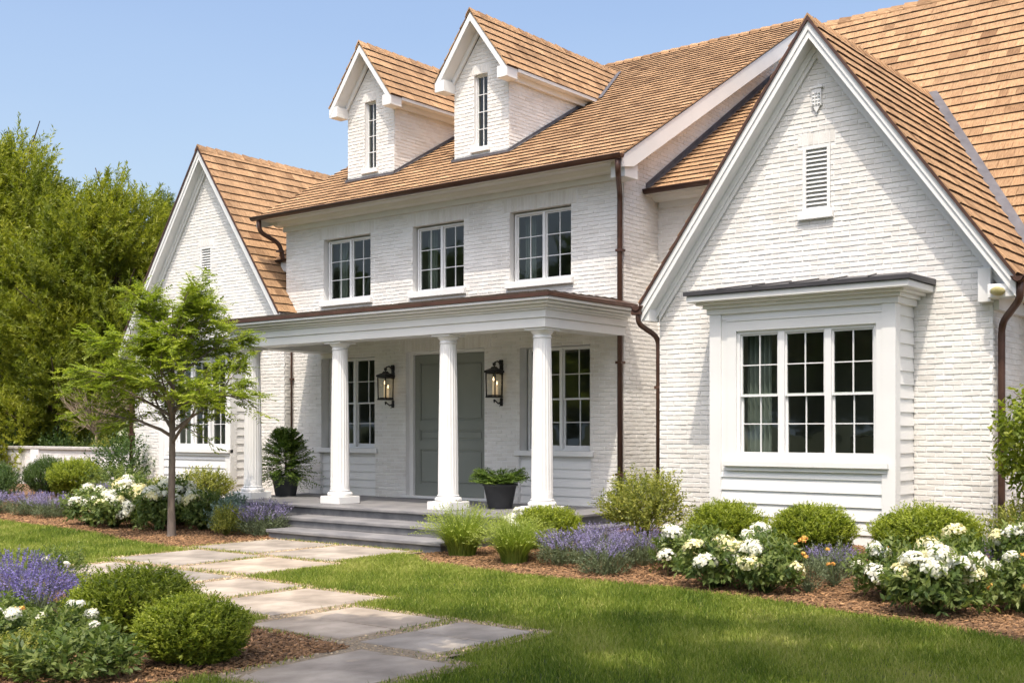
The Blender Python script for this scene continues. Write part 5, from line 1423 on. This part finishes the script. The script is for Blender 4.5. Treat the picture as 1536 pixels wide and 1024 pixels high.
while len(SP_) < 36:
    px_, py_ = sg_.uniform(-8.6, 1.0), sg_.uniform(4.6, 9.7)
    if px_ < -6.6 and py_ < 6.2: continue
    lx_, ly_ = px_ + .212 * 6, py_ - .4545 * 6; dd_ = -lx_ * math.sin(R(YAW)) + ly_ * math.cos(R(YAW))
    if dd_ > 0 and 6 - 1.72 - 1.3 < .40 * dd_: continue
    if all(math.hypot(px_ - q[0], py_ - q[1]) > .92 for q in SP_): SP_.append((px_, py_, sg_.uniform(6.0, 7.2), sg_.uniform(.34, .6) * (.75 if py_ > 8.7 else 1)))
    elif sg_.random() < .0006: break
shade_tree(.9, -.6, [(gx_ + .212 * h, gy_ - .4545 * h, h, r) for gx_, gy_, h, r in SP_] + [(1.0, 0, 9.4, 1.3), (3.4, -1.2, 9.2, 1.5), (2.2, 1.2, 8.6, 1.2)],
    'wide shade tree behind the viewer whose leaves dapple the front lawn')

mc = TM['big'][1]; nv = len(mc.vertices); Vb = np.empty(nv * 3, np.float32); mc.vertices.foreach_get('co', Vb); Vb = Vb.reshape(-1, 3)[::1]
Fb = np.empty(len(mc.polygons) * 4, np.int32); mc.loops.foreach_get('vertex_index', Fb); Fb = Fb.reshape(-1, 4)
g = np.random.default_rng(4); Vs = []; Fs = []
for i in range(7):
    x = -62 + i * 7.2; y = -23 - 5 * abs(math.sin(i * 1.7)); sc_ = g.uniform(1.25, 1.6); a = g.uniform(0, 6.28)
    k = (np.arange(len(Fb)) % 3) == 0
    Q = Vb * np.array([1.15, 1.15, 1]) * sc_; Q = np.stack([Q[:, 0] * math.cos(a) - Q[:, 1] * math.sin(a) + x, Q[:, 0] * math.sin(a) + Q[:, 1] * math.cos(a) + y, Q[:, 2] - 1.5], 1)
    ii = (Fb[k][:, :1] + np.arange(4)); W_ = Q[ii]; c_ = W_.mean(1, keepdims=True); W_ = c_ + (W_ - c_) * 2.3
    Fs.append(np.arange(len(ii) * 4).reshape(-1, 4) + sum(len(v) for v in Vs)); Vs.append(W_.reshape(-1, 3))
Vs = np.concatenate(Vs); Fs = np.concatenate(Fs)
tag(link('treeline', npmesh('treeline', Vs, Fs, g.random(len(Fs)), ['lf_maple'])), 'dark green wood across the road, mirrored in the window panes', 'trees', None, 'stuff')

# ---------------------------------------------------------------- lawn blades, mulch chips, gravel
def in_slab(x, y, e):
    m = np.zeros(len(x), bool)
    for x0, x1, y0, y1, lab in SLABS: m |= (x > x0 - e) & (x < x1 + e) & (y > y0 - e) & (y < y1 + e)
    return m
def lawn_mask(x, y, g):
    j = g.normal(size=len(x)) * .05 + .05 * np.sin(x * 5.3) * np.sin(x * 2.1 + 1)
    right = (x > -11.4) & (y < np.interp(x, RB[:, 0], RB[:, 1]) + .03 + j)
    left = (x <= -11.4) & (y < np.interp(x, LB[:, 0], LB[:, 1]) + .03 + j) & (x < -12.2)
    fb_ = (x < -6.7) & (y < np.interp(x, FB[:, 0], FB[:, 1]) - j)
    ok = (right | left) & ~fb_
    # the strip of gravel between the slabs
    path = in_slab(x, y, .09)
    path |= (x > -14.3) & (x < -11.3) & (y > 10.2) & (y < 12)
    path |= (x > -12.5) & (x < -11.0) & (y > 8.6) & (y < 10.4) | (x > -6.9) & (x < -5.6) & (y > 6.3) & (y < 6.7) & (x < -5.75)
    path |= (x > -8.3) & (x < -6.7) & (y < 6.9)
    path |= (x < -9.6) & (x > -13.5) & (y < 7.7)
    return ok & ~path
g = np.random.default_rng(123)
def blades(n, x0, x1, y0, y1, h, wd):
    x = g.uniform(x0, x1, n); y = g.uniform(y0, y1, n)
    # keep only what stands near the view
    fx, fy = -math.sin(R(YAW)), math.cos(R(YAW)); dep = x * fx + y * fy; lat = x * fy - y * fx
    k = (dep > 5.5) & (np.abs(lat) < dep * .62 + 1.5) & lawn_mask(x, y, g)
    x, y = x[k], y[k]; n = len(x)
    a = g.uniform(0, 2 * np.pi, n); hh = h * g.uniform(.6, 1.25, n) * (1 + .25 * np.sin(x * 1.7) * np.sin(y * 1.3 + 1)); le = hh * g.uniform(.1, .8, n)
    s = np.stack([np.cos(a), np.sin(a), np.zeros(n)], 1) * (wd / 2); b = g.uniform(0, 2 * np.pi, n)
    P = np.stack([x, y, gz(x, y) + .002], 1); T = P + np.stack([np.cos(b) * le, np.sin(b) * le, hh], 1); Mi = P + np.stack([np.cos(b) * le * .35, np.sin(b) * le * .35, hh * .6], 1)
    V = np.stack([P - s, P + s, Mi + s * .7, T, Mi - s * .7], 1).reshape(-1, 3)
    patch = .5 + .25 * np.sin(x * 2.1 + np.sin(y * 1.7) * 1.5) * np.sin(y * 2.6 + np.sin(x * 1.1)) + .12 * np.sin(x * 7 + y * 5)
    t = np.clip(g.normal(size=n) * .19 + patch * .75 + .06 + .16 * np.sin(x * .9 + 2 * np.sin(y * .5)) * np.sin(y * 1.1 + x * .4), 0, 1); dry = g.random(n) < .04 + .10 * (patch > .72); t[dry] = g.uniform(.85, 1, dry.sum())
    i = np.arange(n)[:, None] * 5
    return V, i + np.array([[0, 1, 2, 4]]), i + np.array([[4, 2, 3, 3]]), t, n
Vs, F4, F3, T = [], [], [], []; b = 0
for args in ((620000, -12, 3, 3, 11.6, .052, .0075), (260000, -32, -12, 7.0, 12.1, .055, .010)):
    V, q, r3, t, n = blades(*args)
    Vs.append(V); F4.append(q + b); F3.append(r3[:, :3] + b); T.append(t); b += len(V)
V = np.concatenate(Vs); q = np.concatenate(F4); r3 = np.concatenate(F3); t = np.concatenate(T)
tris = np.concatenate([q[:, [0, 1, 2]], q[:, [0, 2, 3]], r3]); tt = np.concatenate([t, t, t])
tag(link('lawn_grass', npmesh('lawn_grass', V, tris, tt, ['lawn'])), 'short mown lawn on both sides of the slab walk', 'grass', None, 'stuff')
def chips(n, fn, L, W, mat, name, label, cat, zoff=.012, amp=.02, box=False):
    x, y = fn(n)
    m = len(x)
    a = g.uniform(0, 2 * np.pi, m); D = np.stack([np.cos(a), np.sin(a), g.normal(size=m) * .22], 1); N = np.stack([g.normal(size=m) * .35, g.normal(size=m) * .35, np.ones(m)], 1)
    P = np.stack([x, y, gz(x, y) + zoff + g.random(m) * amp], 1)
    D = nrm(D); S = nrm(np.cross(D, N)); N = nrm(np.cross(S, D)); l = (L * g.uniform(.4, 1.4, m))[:, None] / 2; w_ = (W * g.uniform(.5, 1.4, m))[:, None] / 2; h = w_ * .5
    C = [P - D * l - S * w_, P + D * l * .9 - S * w_ * .7, P + D * l + S * w_ * .8, P - D * l * .85 + S * w_]
    V = np.stack([c - N * h for c in C] + [c * 1 + N * h for c in C], 1).reshape(-1, 3)
    i = np.arange(m)[:, None] * 8
    F = np.concatenate([i + np.array([f]) for f in ([4, 5, 6, 7], [0, 1, 5, 4], [1, 2, 6, 5], [2, 3, 7, 6], [3, 0, 4, 7])])
    t = np.tile(np.clip(g.normal(.45, .24, m), 0, 1), 5)
    return tag(link(name, npmesh(name, V, F, t, [mat])), label, cat, None, 'stuff')
def bed_pts(n):
    X = []; Y = []
    for (x0, x1, lo, hi, fr) in ((-11, 0, lambda x: np.interp(x, RB[:, 0], RB[:, 1]), lambda x: 14.3 + 0 * x, .45), (-30, -14.4, lambda x: np.interp(x, LB[:, 0], LB[:, 1]), lambda x: np.interp(x, LB[:, 0], LB[:, 1]) + 2.2, .28), (-12.5, -6.7, lambda x: 3.2 + 0 * x, lambda x: np.interp(x, FB[:, 0], FB[:, 1]), .36)):
        m = int(n * fr); x = g.uniform(x0, x1, m); f = g.random(m); y = lo(x) + (hi(x) - lo(x)) * f
        k = ~in_slab(x, y, .02); X.append(x[k]); Y.append(y[k])
    return np.concatenate(X), np.concatenate(Y)
chips(70000, bed_pts, .055, .016, 'chip', 'mulch_chips', 'loose brown bark chips over the planting beds', 'mulch')
def joint_pts(n):
    x = g.uniform(-14.5, -5.4, n); y = g.uniform(4.9, 12.1, n)
    k = in_slab(x, y, .15) & ~in_slab(x, y, -.01); return x[k], y[k]
chips(60000, joint_pts, .020, .015, 'pebble', 'joint_gravel', 'fine tan gravel in the joints of the slab walk', 'gravel', .010, .012)
def joint_grass(n):
    x = g.uniform(-14.6, -5.4, n); y = g.uniform(4.9, 12.1, n)
    k = in_slab(x, y, .12) & ~in_slab(x, y, -.02) & (np.sin(x * 3.1) + np.sin(y * 2.7 + x) + g.normal(size=n) * .6 > -.25)
    return x[k], y[k]
x, y = joint_grass(110000); n = len(x)
P = np.stack([x, y, np.full(n, .005)], 1); b_ = g.uniform(0, 6.28, n); D = np.stack([np.cos(b_) * .5, np.sin(b_) * .5, np.ones(n)], 1)
V, F = leaf_quads(P, D, perp(D, g), g.uniform(.025, .06, n), .008)
tag(link('joint_grass', npmesh('joint_grass', V, F, g.random(n), ['lawn'])), 'thin grass tufts growing in the slab joints', 'grass', None, 'stuff')
